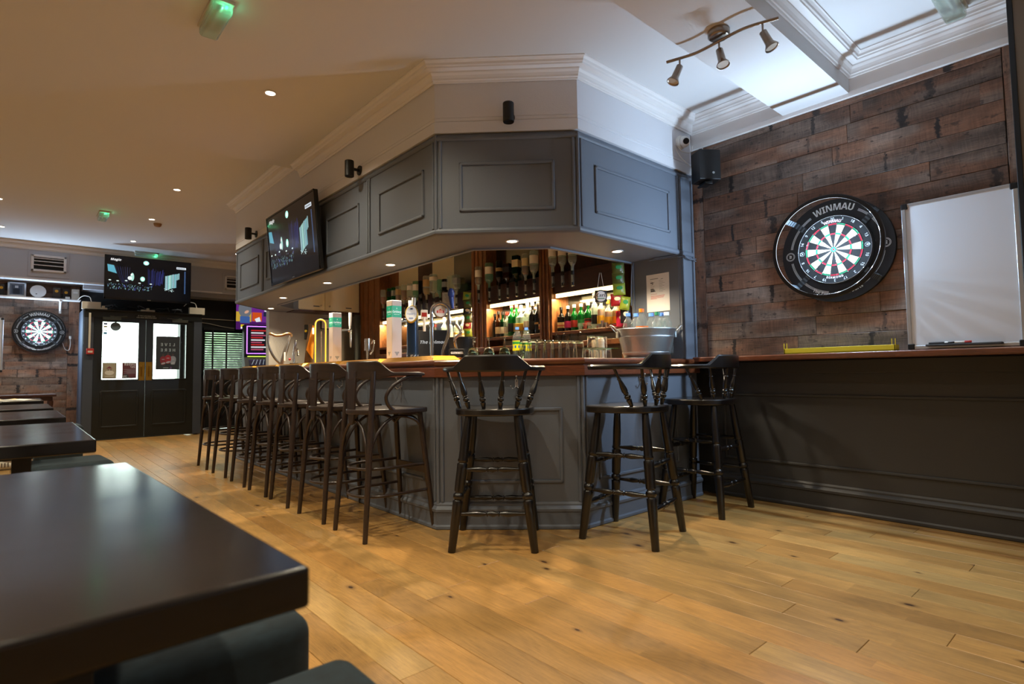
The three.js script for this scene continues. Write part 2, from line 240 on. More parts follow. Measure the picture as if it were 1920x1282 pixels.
// boxed bulkhead along the back wall
struct('bulkhead', mg(b2(-3.3, 0.79, 2.51, 3.08, -11.77, -11.3), b2(0.79, 4.15, 2.43, 2.5, -11.77, -11.42), b2(0.79, 4.15, 2.5, 3.08, -11.77, -11.3)), mat(0xb9b9be, 0.6));
struct('trim_6', sweep([[4.15, -11.3], [-3.2, -11.3]], crown(3.08)), M.trim);
struct('trim_7', sweep([[4.15, -11.3], [-3.2, -11.3]], [[0, 2.505], [0.008, 2.505], [0.008, 2.53], [0, 2.53]]), M.trim);
// pillar at the end of the bar
struct('pillar', mg(b2(3.79, 4.03, 1.03, 2.95, -2.78, -2.357)), M.grey);
struct('trim_8', mg(b2(3.795, 3.82, 1.05, 1.84, -2.36, -2.338, 0.005), b2(3.826, 3.85, 1.05, 1.84, -2.36, -2.343, 0.005), b2(3.985, 4.004, 1.05, 2.5, -2.36, -2.34, 0.005), b2(3.777, 3.795, 1.05, 1.85, -2.79, -2.765, 0.004)), M.grey);
struct('wall_bar', mg(b2(4.05, 4.15, 0, 2.95, -8.1, -2.6), b2(2.6, 4.15, 0, 2.95, -8.12, -8.0)), mat(0x8f8d86, 0.6));
struct('bar_ceiling', b2(2.4, 4.1, 2.47, 2.5, -7.95, -3.2), M.cream);

// ------------------------------------------------------------------ the bar
const faceL = basis([0, 0, 1], [0, 1, 0], [-1, 0, 0], [P1[0], 0, P1[1]]);
const dC = [(P2[0] - P1[0]) / 0.9124, (P2[1] - P1[1]) / 0.9124];
const faceC = basis([dC[0], 0, dC[1]], [0, 1, 0], [-dC[1], 0, dC[0]], [P1[0], 0, P1[1]]);
const faceR = basis([1, 0, 0], [0, 1, 0], [0, 0, 1], [P2[0], 0, P2[1]]);
function rectMould(u0, u1, v0, v1, w = 0.02, d = 0.012) { return mg(bx(u1 - u0, w, d * 2, (u0 + u1) / 2, v0 + w / 2, 0, 0.006), bx(u1 - u0, w, d * 2, (u0 + u1) / 2, v1 - w / 2, 0, 0.006), bx(w, v1 - v0, d * 2, u0 + w / 2, (v0 + v1) / 2, 0, 0.006), bx(w, v1 - v0, d * 2, u1 - w / 2, (v0 + v1) / 2, 0, 0.006)); }
const vbead = (u, v0, v1, w = 0.02, d = 0.012) => bx(w, v1 - v0, d * 2, u, (v0 + v1) / 2, 0, 0.006);
const barPath = [[3.998, -2.355], P2, P1, [2.0, -7.35], [2.55, -7.9], [2.95, -7.9]];
{
  const t = thing('bar_counter', 'grey panelled bar front with chamfered corner below the mahogany counter top', 'bar');
  part('carcass', sweep(barPath, [[0, 0], [0, 0.965], [-0.5, 0.965], [-0.5, 0]]), M.grey, t);
  part('skirting', sweep(barPath, skirt(0.165)), M.grey, t);
  const pan = (m, g) => part('panel_moulding', g.applyMatrix4(m), M.grey, t);
  for (const [a, b] of [[-0.755, -0.14], [-1.685, -1.075], [-2.6, -1.99], [-3.36, -2.76], [-4.2, -3.5]]) pan(faceL, rectMould(a, b, 0.28, 0.745));
  pan(faceC, rectMould(0.13, 0.782, 0.28, 0.745)); pan(faceR, rectMould(0.14, 1.05, 0.28, 0.745));
  const st = (m, g) => part('stile_bead', g.applyMatrix4(m), M.grey, t);
  for (const u of [-0.03, -0.9, -0.93, -1.82, -1.85, -2.68, -3.44]) st(faceL, vbead(u, 0.165, 0.94));
  for (const u of [0.028, 0.884]) st(faceC, vbead(u, 0.165, 0.94)); st(faceR, vbead(0.03, 0.165, 0.94));
  for (const p of [P1, P2]) part('corner_bead', stick([p[0], 0.16, p[1]], [p[0], 0.94, p[1]], 0.012), M.grey, t);
  const top = thing('counter_worktop', 'glossy mahogany counter top with a moulded front edge running round the bar', 'counter top');
  part('slab', sweep(barPath, [[-0.56, 1.014], [0.022, 1.014], [0.03, 1.018], [0.034, 1.028], [0.034, 1.04], [0.029, 1.048], [0.02, 1.052], [0.0, 1.052], [-0.56, 1.052]]), M.mah, top);
  part('front_board', sweep(barPath, [[-0.02, 0.942], [0.026, 0.942], [0.03, 0.946], [0.03, 1.0], [0.024, 1.006], [0.016, 1.008], [0.016, 1.014], [-0.02, 1.014]]), M.mah, top);
}
{
  const t = thing('bar_canopy', 'grey panelled canopy hanging over the bar with white frieze above', 'canopy');
  const path = [[4.0, -2.355], P2, P1, [2.0, -7.35], [2.55, -7.9], [2.8, -7.9]];
  part('carcass', sweep(path, [[0, 1.857], [0, 2.505], [-0.44, 2.505], [-0.44, 1.857]]), M.grey, t);
  part('lower_moulding', sweep(path, [[-0.01, 1.85], [0.004, 1.852], [0.012, 1.86], [0.014, 1.874], [0.008, 1.888], [0.002, 1.892], [-0.01, 1.892]]), M.grey, t);
  part('upper_moulding', sweep(path, [[-0.01, 2.462], [0.006, 2.464], [0.012, 2.474], [0.012, 2.484], [0.004, 2.492], [-0.01, 2.492]]), M.grey, t);
  part('soffit_edge', sweep(path, [[-0.455, 1.845], [-0.425, 1.845], [-0.425, 1.86], [-0.455, 1.86]]), M.grey, t);
  part('frieze', sweep(path, [[0.012, 2.515], [0.012, 2.584], [0.007, 2.587], [0.007, 2.589], [0.01, 2.591], [0.01, 2.61], [0.007, 2.612], [0.009, 2.614], [0.009, 2.948], [-0.1, 2.948], [-0.1, 2.515]]), M.frieze, t);
  part('rear_frieze', sweep([[2.0, -5.365], [2.0, -7.35], [2.55, -7.9], [4.04, -7.9]], [[0.009, 2.949], [0.009, 3.078], [-0.1, 3.078], [-0.1, 2.949]]), M.frieze, t);
  const pan = (m, g) => part('panel_moulding', g.applyMatrix4(m), M.grey, t), st = (m, g) => part('stile_bead', g.applyMatrix4(m), M.grey, t);
  for (const [a, b] of [[-0.757, -0.14], [-1.687, -1.076], [-2.5, -1.98], [-3.27, -2.75], [-4.2, -3.52]]) pan(faceL, rectMould(a, b, 2.0, 2.32));
  pan(faceC, rectMould(0.15, 0.762, 2.0, 2.32)); pan(faceR, rectMould(0.16, 1.02, 2.0, 2.32));
  for (const u of [-0.028, -0.9, -0.93, -1.83, -1.86, -2.62, -2.65, -3.37, -3.4, -4.34]) st(faceL, vbead(u, 1.89, 2.465));
  for (const u of [0.028, 0.884]) st(faceC, vbead(u, 1.89, 2.465)); for (const u of [0.028, 1.14, 1.17]) st(faceR, vbead(u, 1.89, 2.465));
  for (const p of [P1, P2]) part('corner_bead', stick([p[0], 1.86, p[1]], [p[0], 2.5, p[1]], 0.012), M.grey, t);
}
solo('wall_shelf', 'long mahogany drinks shelf along the reclaimed board wall under the dartboard', 'shelf', muv(mg(b2(3.915, 4.155, 1.024, 1.064, -2.34, 2.4, 0.01)), 'z'), M.mah);

// ------------------------------------------------------------------ lamps
function downlight(label, x, y, z, r, cd, col, ang, group, on = true) {
  const t = thing('downlight', label, 'downlight', [x, y, z], 0, group);
  part('trim_ring', lathe([[r, 0], [r * 1.32, -0.001], [r * 1.34, -0.004], [r * 1.25, -0.007], [r * 1.02, -0.006], [r * 0.98, -0.002]], 24), M.trim, t);
  part('lamp', at(cyl(r * 0.98, r * 0.98, 0.003, 20), 0, -0.003, 0), on ? M.spotOn : M.plastic, t);
  spot(t, [0, -0.02, 0], [0, -1, 0], col, cd, ang, 1, 1.6);
}
const gCeil = 'recessed spotlights in the ceiling';
downlight('bright ceiling spotlight alone in the front ceiling, left of the bar canopy', 1.29, 2.95, -3.986, 0.032, K_DOWN, WARM, 1.12, gCeil);
[[-7.15, 'nearest'], [-8.71, 'middle'], [-10.29, 'farthest']].forEach(([z, w]) => downlight(`${w} of the three spotlights lined up on the rear ceiling towards the doors`, 1.31, 3.08, z, 0.032, K_DOWN * 0.8, WARM, 1.12, gCeil));
[[-7.17, 'nearest'], [-8.77, 'middle'], [-10.36, 'farthest']].forEach(([z, w]) => downlight(`${w} of the rear ceiling spotlights cut by the left edge of the picture`, -0.2, 3.08, z, 0.032, K_DOWN * 0.8, WARM, 1.12, gCeil));
downlight('ceiling spotlight just beyond the far corner of the bar canopy', 2.814, 3.08, -10.32, 0.032, K_DOWN * 0.7, WARM, 1.12, gCeil);
// the same grid goes on above and behind the camera
for (const [x, z, w] of [[-0.2, -3.986, 'left of the front one'], [1.29, -2.45, 'over the captain stools'], [-0.2, -2.2, 'over the second table'], [2.72, -0.75, 'in the white coffer'], [1.29, -0.6, 'over the open floor'], [-0.2, -0.5, 'over the foreground table'], [-1.7, -0.5, 'over the left aisle near the camera'], [-1.7, -2.2, 'second over the left aisle'], [-1.7, -3.986, 'third over the left aisle'], [-1.7, -7.17, 'first over the rear left aisle'], [-1.7, -8.77, 'last over the rear left aisle']]) downlight(`ceiling spotlight above the picture's upper edge, ${w}`, x, z < -5.36 ? 3.08 : 2.95, z, 0.032, x > 2 ? K_DOWN * 0.33 : K_DOWN, WARM, x > 2 ? 0.9 : 1.12, gCeil);
const gSof = 'spotlights under the bar canopy';
[[2.5, -2.819, 'in the chamfered corner'], [3.332, -2.582, 'nearest the pillar with the paper notice'], [2.258, -4.037, 'nearest the front corner on the long side'], [2.227, -5.196, 'below the television'], [2.259, -6.484, 'second from the far end on the long side'], [2.491, -7.599, 'at the far end of the bar']].forEach(([x, z, w]) => downlight(`small spotlight under the bar canopy, ${w}`, x, 1.857, z, 0.034, K_SOFFIT, WARMWHITE, 1.15, gSof));
// matt black cylinder lamps on the frieze (switched off)
function wallSpot(label, p, turn) {
  const t = thing('wall_lamp', label, 'wall lamp', p, turn, 'black cylinder lamps above the bar');
  part('wall_plate', rot(cyl(0.038, 0.038, 0.018, 24), PI / 2), M.black, t);
  part('arm', stick([0, 0, 0], [0, 0, 0.06], 0.011), M.black, t);
  part('cylinder', lathe([[0.0001, 0.062], [0.033, 0.062], [0.035, 0.058], [0.035, -0.058], [0.033, -0.062], [0.028, -0.055], [0.0001, -0.05]], 24).translate(0, -0.005, 0.088), M.black, t);
}
wallSpot('black cylinder lamp on the chamfered frieze above the bar corner', [2.35 - 0.01, 2.6, -2.66 + 0.01], -0.76);
wallSpot('black cylinder lamp on the frieze right of the bar television', [1.988, 2.567, -4.03], -PI / 2);
wallSpot('black cylinder lamp on the frieze left of the bar television', [1.988, 2.559, -6.56], -PI / 2);
// three-lamp bar on the beam
{
  const t = thing('track_light', 'brushed metal ceiling bar with three small spot heads under the white beam', 'ceiling light', [2.72, 2.74, -1.41], 0);
  part('ceiling_rose', lathe([[0.0001, -0.04], [0.045, -0.04], [0.055, -0.032], [0.056, -0.006], [0.05, 0]], 28), M.nickel, t);
  part('bar', mg(tube([[-0.04, -0.06, -0.29], [0.005, -0.058, -0.14], [0.0, -0.058, 0], [-0.005, -0.058, 0.14], [0.04, -0.06, 0.29]], 0.008, 40)), M.nickel, t);
  for (const [z, x, ax, az] of [[-0.22, -0.022, -0.35, -0.3], [0.0, 0, -0.1, 0.25], [0.22, 0.02, 0.15, 0.4]]) {
    const h = new THREE.Group(); h.name = 'spot_head'; h.position.set(x, -0.066, z); t.add(h);
    part('stem', stick([0, 0, 0], [0, -0.045, 0], 0.005), M.nickel, h);
    const d = V(ax, -1, az).normalize(), a = [0, -0.04, 0], b = [d.x * 0.1, -0.04 + d.y * 0.1, d.z * 0.1];
    part('shade', turned(a, b, [[0, 0.0001], [0, 0.018], [0.6, 0.02], [0.72, 0.021], [0.95, 0.034], [1, 0.034], [0.96, 0.03], [0.8, 0.018]], 20), M.nickel, h);
    part('lamp', turned(a, b, [[0.93, 0.0001], [0.93, 0.03], [0.95, 0.03]], 20), M.offw, h);
  }
}
// ------------------------------------------------------------------ bentwood stools
function bentStool(label, p) {
  const t = thing('bentwood_bar_stool', label, 'bar stool', p, 0, 'bentwood bar stools along the bar');
  const prof = [[0, 0.0001], [0, 0.0145], [0.4, 0.018], [1, 0.017], [1, 0.0001]];
  for (const s of [-1, 1]) {
    part('back_leg', turned([-0.235, 0, 0.2 * s], [-0.162, 0.985, 0.165 * s], [[0, 0.0001], [0, 0.0145], [0.4, 0.018], [0.75, 0.018], [1, 0.015], [1, 0.0001]]), M.bent, t);
    part('front_leg', turned([0.235, 0, 0.2 * s], [0.165, 0.735, 0.15 * s], prof), M.bent, t);
    part('arm_hoop', tube([[0.13, 0.957, 0.225 * s], [0.03, 0.944, 0.222 * s], [-0.06, 0.895, 0.212 * s], [-0.1, 0.83, 0.203 * s], [-0.07, 0.768, 0.198 * s], [0.01, 0.732, 0.193 * s], [0.1, 0.728, 0.18 * s], [0.16, 0.742, 0.155 * s]], 0.0115, 36), M.bent, t);
    part('side_brace', tube([[-0.207, 0.4, 0.178 * s], [-0.185, 0.52, 0.172 * s], [-0.12, 0.64, 0.166 * s], [-0.03, 0.705, 0.16 * s], [0.06, 0.706, 0.156 * s], [0.13, 0.68, 0.155 * s], [0.167, 0.645, 0.156 * s]], 0.0095, 32), M.bent, t);
  }
  part('back_brace', tube([[-0.207, 0.42, -0.175], [-0.205, 0.56, -0.15], [-0.2, 0.66, -0.08], [-0.198, 0.69, 0], [-0.2, 0.66, 0.08], [-0.205, 0.56, 0.15], [-0.207, 0.42, 0.175]], 0.0095, 36), M.bent, t);
  part('front_brace', tube([[0.167, 0.645, -0.152], [0.165, 0.685, -0.09], [0.163, 0.7, 0], [0.165, 0.685, 0.09], [0.167, 0.645, 0.152]], 0.0095, 24), M.bent, t);
  const seat = new THREE.Shape(); seat.moveTo(0.19, 0.185); seat.quadraticCurveTo(0.21, 0, 0.19, -0.185); seat.quadraticCurveTo(0.05, -0.235, -0.09, -0.19); seat.absarc(-0.05, 0, 0.185, -1.75, -4.53, true); seat.quadraticCurveTo(0.05, 0.235, 0.19, 0.185);
  const sg = rot(ext(seat, 0.018, 0.006, 24), -PI / 2).translate(0, 0.734, 0);
  { const q = sg.attributes.position; for (let i = 0; i < q.count; i++) if (q.getY(i) > 0.75) { const d = Math.hypot(q.getX(i) + 0.01, q.getZ(i)); if (d < 0.15) q.setY(i, q.getY(i) - 0.008); } }
  part('seat', muv(sg, 'x', 1.2), M.bent, t);
  // bent top rail: tall at the back, thin along the arms
  const ring = [], n = 60;
  for (let i = 0; i <= n; i++) {
    const a = lerp(-1, 1, i / n), ab = Math.abs(a); let x, z;
    if (ab < 0.58) { const th = (a / 0.58) * 1.42; x = -0.02 - 0.2 * Math.cos(th); z = 0.215 * Math.sin(th); } else { const k = (ab - 0.58) / 0.42; x = -0.05 + k * 0.2; z = Math.sign(a) * (0.2126 + 0.02 * Math.sin(k * 2.2)); }
    const tall = 1 - sm(0.36, 0.58, ab), tip = 1 - sm(0.9, 1, ab) * 0.55, w = lerp(0.03, 0.022, tall) * tip;
    ring.push([x, z, w, 0.957 - 0.02 * tall, lerp(0.98, 1.048, tall) - (1 - tip) * 0.012]);
  }
  const pos = [], corner = ring.map(([x, z, w, y0, y1], i) => {
    const A = ring[Math.max(0, i - 1)], B = ring[Math.min(n, i + 1)], dx = B[0] - A[0], dz = B[1] - A[1], l = Math.hypot(dx, dz), nx = dz / l, nz = -dx / l, e = Math.min(0.006, (y1 - y0) / 3), h = w / 2;
    return [[h, y0 + e], [h, y1 - e], [h - e, y1], [-h + e, y1], [-h, y1 - e], [-h, y0 + e], [-h + e, y0], [h - e, y0]].map(([o, y]) => [x + nx * o, y, z + nz * o]);
  });
  for (let i = 0; i < n; i++) for (let j = 0; j < 8; j++) { const k = (j + 1) % 8, a = corner[i][j], b = corner[i + 1][j], c = corner[i + 1][k], d = corner[i][k]; pos.push(...a, ...c, ...b, ...a, ...d, ...c); }
  for (const i of [0, n]) for (let j = 1; j < 7; j++) pos.push(...corner[i][0], ...corner[i][j], ...corner[i][j + 1]);
  let rg = new THREE.BufferGeometry(); rg.setAttribute('position', new THREE.Float32BufferAttribute(pos, 3)); rg.computeVertexNormals(); rg = toCreasedNormals(rg, 0.5);
  part('top_rail', muv(rg, 'z', 1.5), M.bent, t);
  const sp = new THREE.Shape(); sp.moveTo(-0.066, 0.985); sp.quadraticCurveTo(-0.05, 0.85, -0.036, 0.72); sp.quadraticCurveTo(-0.03, 0.668, 0, 0.664); sp.quadraticCurveTo(0.03, 0.668, 0.036, 0.72); sp.quadraticCurveTo(0.05, 0.85, 0.066, 0.985);
  part('back_splat', muv(rot(ext(sp, 0.009, 0.0015), 0, PI / 2).translate(-0.226, 0, 0), 'y', 1.5), M.bent, t);
  const hoop = (y, k) => { const zf = lerp(0.2, 0.15, y / 0.735), xf = lerp(0.235, 0.165, y / 0.735), pts = [[xf, y, zf], [0.1, y, zf - 0.005], [-0.06, y, zf - 0.006]]; for (let i = 1; i < 8; i++) { const a = PI / 2 + (i / 8) * PI; pts.push([-0.06 + Math.cos(a) * 0.165, y, Math.sin(a) * (zf - 0.006)]); } pts.push([-0.06, y, -zf + 0.006], [0.1, y, -zf + 0.005], [xf, y, -zf]); return tube(pts, 0.0095, 70); };
  part('foot_ring', hoop(0.405), M.bent, t); part('foot_ring', hoop(0.245), M.bent, t);
  part('front_stretcher', b2(0.188, 0.2, 0.345, 0.395, -0.168, 0.168, 0.004), M.bent, t);
  return t;
}
const bs = bentStool('bentwood bar stool nearest the camera in the row along the bar', [1.757, 0, -3.222]);
[[-3.812, 'second'], [-4.42, 'third'], [-4.94, 'fourth'], [-5.484, 'fifth'], [-6.113, 'sixth'], [-6.755, 'seventh and farthest']].forEach(([z, w], i) => copyOf(bs, `${w} bentwood bar stool counted from the near end of the row`, [1.757, 0, z], [0.02, -0.03, 0.015, -0.01, 0.03, -0.02][i]));
// ------------------------------------------------------------------ captain's stools with spindle backs
function spindleStool(label, p, turn) {
  const t = thing('spindle_bar_stool', label, 'bar stool', p, turn, 'dark turned captain stools');
  const legP = [[0, 0.0001], [0, 0.021], [0.33, 0.0275], [0.365, 0.0285], [0.368, 0.021], [0.378, 0.021], [0.385, 0.029], [0.4, 0.0305], [0.415, 0.029], [0.422, 0.021], [0.432, 0.021], [0.436, 0.0275], [0.6, 0.029], [0.635, 0.029], [0.638, 0.0225], [0.648, 0.0225], [0.652, 0.0285], [0.668, 0.0285], [0.672, 0.025], [0.8, 0.025], [1, 0.018], [1, 0.0001]];
  const foot = (sx, sz) => [0.22 * sx, 0, 0.225 * sz], head = (sx, sz) => [0.145 * sx, 0.735, 0.135 * sz], on = (sx, sz, y) => { const k = y / 0.735; return [lerp(0.22, 0.145, k) * sx, y, lerp(0.225, 0.135, k) * sz]; };
  for (const sx of [-1, 1]) for (const sz of [-1, 1]) part('leg', turned(foot(sx, sz), head(sx, sz), legP, 16), M.spin, t);
  const strP = [[0, 0.008], [0.12, 0.01], [0.3, 0.0165], [0.39, 0.012], [0.395, 0.009], [0.41, 0.009], [0.415, 0.015], [0.43, 0.015], [0.435, 0.009], [0.5, 0.0175], [0.565, 0.009], [0.57, 0.015], [0.585, 0.015], [0.59, 0.009], [0.605, 0.009], [0.61, 0.012], [0.7, 0.0165], [0.88, 0.01], [1, 0.008]];
  for (const [y, o] of [[0.46, 0.025], [0.24, 0.04]]) { for (const s of [-1, 1]) { part('stretcher', turned(on(s, -1, y - o), on(s, 1, y - o), strP), M.spin, t); part('stretcher', turned(on(-1, s, y + o), on(1, s, y + o), strP), M.spin, t); } }
  const seat = new THREE.Shape(); seat.moveTo(0.2, 0.14); seat.quadraticCurveTo(0.205, 0.2, 0.15, 0.212); seat.quadraticCurveTo(0, 0.235, -0.1, 0.2); seat.quadraticCurveTo(-0.205, 0.15, -0.21, 0); seat.quadraticCurveTo(-0.205, -0.15, -0.1, -0.2); seat.quadraticCurveTo(0, -0.235, 0.15, -0.212); seat.quadraticCurveTo(0.205, -0.2, 0.2, -0.14); seat.quadraticCurveTo(0.185, 0, 0.2, 0.14);
  part('seat', muv(rot(ext(seat, 0.024, 0.008, 20), -PI / 2).translate(0, 0.735, 0), 'x', 1.5), M.spin, t);
  const spP = [[0, 0.0085], [0.02, 0.01], [0.17, 0.0155], [0.185, 0.0155], [0.19, 0.009], [0.2, 0.009], [0.215, 0.0165], [0.25, 0.0185], [0.285, 0.0165], [0.3, 0.009], [0.31, 0.009], [0.318, 0.0165], [0.332, 0.0165], [0.336, 0.0125], [0.4, 0.0175], [0.5, 0.0165], [0.7, 0.0085], [0.705, 0.013], [0.722, 0.013], [0.727, 0.0085], [0.9, 0.0085], [1, 0.0085]];
  const rail = (a) => { const ab = Math.abs(a); if (ab < 0.66) { const th = (a / 0.66) * 1.38; return [0.035 - 0.262 * Math.cos(th), 0.282 * Math.sin(th)]; } const k = (ab - 0.66) / 0.34; return [-0.015 + k * 0.15, Math.sign(a) * (0.277 - 0.012 * k * k)]; };
  for (const [a, bz] of [[0.64, 0.19], [0.36, 0.132], [0.115, 0.045]]) for (const q of [-1, 1]) { const [x, z] = rail(a * q); part('spindle', turned([-0.04 - 0.14 * Math.sqrt(1 - (bz / 0.205) ** 2), 0.765, bz * q], [x, 0.985, z], spP, 12), M.spin, t); }
  const n = 64, ring = []; for (let i = 0; i <= n; i++) { const a = lerp(-1, 1, i / n), ab = Math.abs(a), [x, z] = rail(a), tall = 1 - clamp((ab - 0.25) / 0.13), tip = 1 - sm(0.93, 1, ab) * 0.5; ring.push([x, z, lerp(0.05, 0.026, tall) * tip, 0.976 - 0.004 * tall, lerp(1.004, 1.066, tall)]); }
  const pos = [], cor = ring.map(([x, z, w, y0, y1], i) => { const A = ring[Math.max(0, i - 1)], B = ring[Math.min(n, i + 1)], dx = B[0] - A[0], dz = B[1] - A[1], l = Math.hypot(dx, dz), nx = dz / l, nz = -dx / l, e = 0.009, h = w / 2; return [[h, y0 + e], [h, y1 - e], [h - e, y1], [-h + e, y1], [-h, y1 - e], [-h, y0 + e], [-h + e, y0], [h - e, y0]].map(([o, y]) => [x + nx * o, y, z + nz * o]); });
  for (let i = 0; i < n; i++) for (let j = 0; j < 8; j++) { const k = (j + 1) % 8; pos.push(...cor[i][j], ...cor[i + 1][k], ...cor[i + 1][j], ...cor[i][j], ...cor[i][k], ...cor[i + 1][k]); }
  for (const i of [0, n]) for (let j = 1; j < 7; j++) pos.push(...cor[i][0], ...cor[i][j], ...cor[i][j + 1]);
  let rg = new THREE.BufferGeometry(); rg.setAttribute('position', new THREE.Float32BufferAttribute(pos, 3)); rg.computeVertexNormals();
  part('comb_rail', muv(toCreasedNormals(rg, 0.6), 'z', 1.5), M.spin, t);
}
spindleStool('dark turned captain stool facing the chamfered bar corner', [2.107, 0, -2.551], 0.797);
spindleStool('dark turned captain stool in front of the galvanised tub', [2.76, 0, -2.07], 1.81);
spindleStool('dark turned captain stool at the right end of the bar beside the shelf wall', [3.655, 0, -2.11], 1.62);
// ------------------------------------------------------------------ tables and ottomans
function diningTable(label, z0, z1, x = -0.115, turn = 0) {
  const t = thing('dining_table', label, 'table', [x, 0, (z0 + z1) / 2], turn, 'dark tables in a row'), L = Math.abs(z1 - z0);
  part('table_top', muv(bx(0.71, 0.05, L, 0, 0.707, 0, 0.006), 'x', 1, z0), M.table, t);
  for (const s of [-1, 1]) { part('post', b2(0.11, 0.17, 0.03, 0.683, s * L * 0.28 - 0.03, s * L * 0.28 + 0.03, 0.004), M.black, t); part('post', b2(-0.17, -0.11, 0.03, 0.683, s * L * 0.28 - 0.03, s * L * 0.28 + 0.03, 0.004), M.black, t); part('foot_bar', b2(-0.3, 0.3, 0, 0.035, s * L * 0.28 - 0.035, s * L * 0.28 + 0.035, 0.006), M.black, t); }
}
diningTable('large dark table top in the left foreground', -0.683, -1.893, -0.096, 0.0314);
diningTable('second dark table from the camera in the left row', -2.7, -3.92);
diningTable('third dark table from the camera in the left row', -4.45, -5.55);
diningTable('fourth dark table from the camera in the left row', -5.98, -7.12);
diningTable('fifth dark table from the camera, with newspapers on it', -8.15, -9.4);
{
  const t = thing('wall_table', 'narrow brown table against the board wall beyond the dark tables', 'table', [0.08, 0, -10.75], 0);
  part('table_top', muv(bx(0.74, 0.035, 0.5, 0, 0.735, 0, 0.006), 'x'), M.mahDark, t);
  part('apron', b2(-0.33, 0.33, 0.66, 0.72, -0.2, 0.2, 0.004), M.mahDark, t);
  for (const x of [-0.31, 0.31]) for (const z of [-0.19, 0.19]) part('leg', turned([x, 0, z], [x, 0.66, z], [[0, 0.016], [0.5, 0.022], [0.85, 0.018], [0.9, 0.028], [1, 0.028]]), M.mahDark, t);
}
function ottoman(label, x, z, turn = 0) {
  const t = thing('velvet_ottoman', label, 'ottoman', [x, 0, z], turn, 'teal velvet cube seats');
  part('seat_cushion', new RoundedBoxGeometry(0.42, 0.42, 0.42, 5, 0.045).translate(0, 0.245, 0), M.velvet, t);
  for (const a of [-1, 1]) for (const b of [-1, 1]) part('foot', cyl(0.018, 0.014, 0.04, 10, a * 0.16, 0.02, b * 0.16), M.black, t);
}
ottoman('teal velvet cube seat half under the foreground table', 0.285, -1.42);
ottoman('teal velvet cube seat at the very front, cut by the bottom edge', 0.275, -0.82);
ottoman('teal velvet cube seat peeking out beyond the corner of the foreground table', 0.268, -4.55, 0.06);
ottoman('teal velvet cube seat behind the corner of the second table', 0.375, -8.1);
// newspapers on the fifth table
for (const [x, z, a, l] of [[0.02, -8.5, 0.3, 'open white newspaper lying on the fifth table'], [-0.12, -8.75, -0.2, 'folded yellowish magazine beside the newspaper on the fifth table']]) {
  const s = poly([[-0.15, 0], [-0.08, 0.012], [0, 0.003], [0.08, 0.014], [0.15, 0.002], [0.15, -0.001], [-0.15, -0.001]]), t = thing('newspaper', l, 'newspaper', [x, 0.734, z], a);
  part('pages', ext(s, 0.38).translate(0, 0, -0.19), l.includes('yell') ? mat(0xe2cf94, 0.8) : M.paper, t);
  part('print', rot(new THREE.PlaneGeometry(0.1, 0.3), -PI / 2).translate(-0.075, 0.0135, 0), canvasMat(200, 400, (k, w, h) => { k.fillStyle = '#666'; for (let i = 0; i < 26; i++) k.fillRect(20, 30 + i * 13, w - 40 - (i % 5) * 8, 4); }, '#eceae4'), t);
}
function canvasMat(w, h, draw, bg, o = {}) { return new THREE.MeshStandardMaterial({ map: canvasTex(w, h, draw, bg), roughness: 0.8, ...o }); }

// ------------------------------------------------------------------ dartboards
function arcText(k, s, R, a0, cx, cy, size, inward = false, spread = 1, weight = 'bold', color = '#e8f2f6') {
  k.font = `${weight} ${size}px sans-serif`; k.fillStyle = color; k.textAlign = 'center'; k.textBaseline = 'middle';
  const ws = [...s].map((c) => k.measureText(c).width * spread), tot = ws.reduce((a, b) => a + b, 0); let a = a0 + (inward ? 1 : -1) * tot / R / 2;
  [...s].forEach((c, i) => { a += (inward ? -1 : 1) * ws[i] / R / 2; k.save(); k.translate(cx + Math.cos(a) * R, cy + Math.sin(a) * R); k.rotate(a + (inward ? -PI / 2 : PI / 2)); k.fillText(c, 0, 0); k.restore(); a += (inward ? -1 : 1) * ws[i] / R / 2; });
}
const surroundTex = canvasTex(1024, 1024, (k) => {
  const S = 512 / 0.335; k.strokeStyle = '#dfe9ee';
  for (const [a, b] of [[-0.33, -0.22], [0.2, 0.44], [0.56, 0.68]]) for (const dr of [-0.0055, 0, 0.0055]) for (const f of [0, 1]) { k.lineWidth = 4.5; k.beginPath(); const a0 = a * PI, b0 = b * PI; if (f) k.arc(512, 512, (0.276 + dr) * S, PI - b0, PI - a0); else k.arc(512, 512, (0.276 + dr) * S, a0, b0); k.stroke(); }
  for (const dr of [-0.0055, 0, 0.0055]) for (const [a, b] of [[-0.21, -0.055], [0.055, 0.3], [0.7, 0.945], [1.055, 1.32]]) { k.lineWidth = 4.5; k.beginPath(); k.arc(512, 512, (0.276 + dr) * S, a * PI, b * PI); k.stroke(); }
  for (const x of [-1, 1]) { const cx = 512 + x * 0.283 * S; k.fillStyle = '#111'; k.beginPath(); k.arc(cx, 512, 46, 0, 7); k.fill(); k.strokeStyle = '#eaf2f6'; for (const r of [42, 34]) { k.lineWidth = 4; k.beginPath(); k.arc(cx, 512, r, 0, 7); k.stroke(); } k.save(); k.translate(cx, 512); k.rotate(x * PI / 2); k.font = 'bold 44px sans-serif'; k.fillStyle = '#eaf2f6'; k.textAlign = 'center'; k.textBaseline = 'middle'; k.fillText('w', 0, -3); k.restore(); }
  arcText(k, 'WINMAU', 0.283 * S, -PI / 2, 512, 512, 92, false, 0.95);
  arcText(k, 'The Force Behind Darts', 0.285 * S, PI / 2, 512, 512, 42, true, 1.0);
}, '#0e0f11');
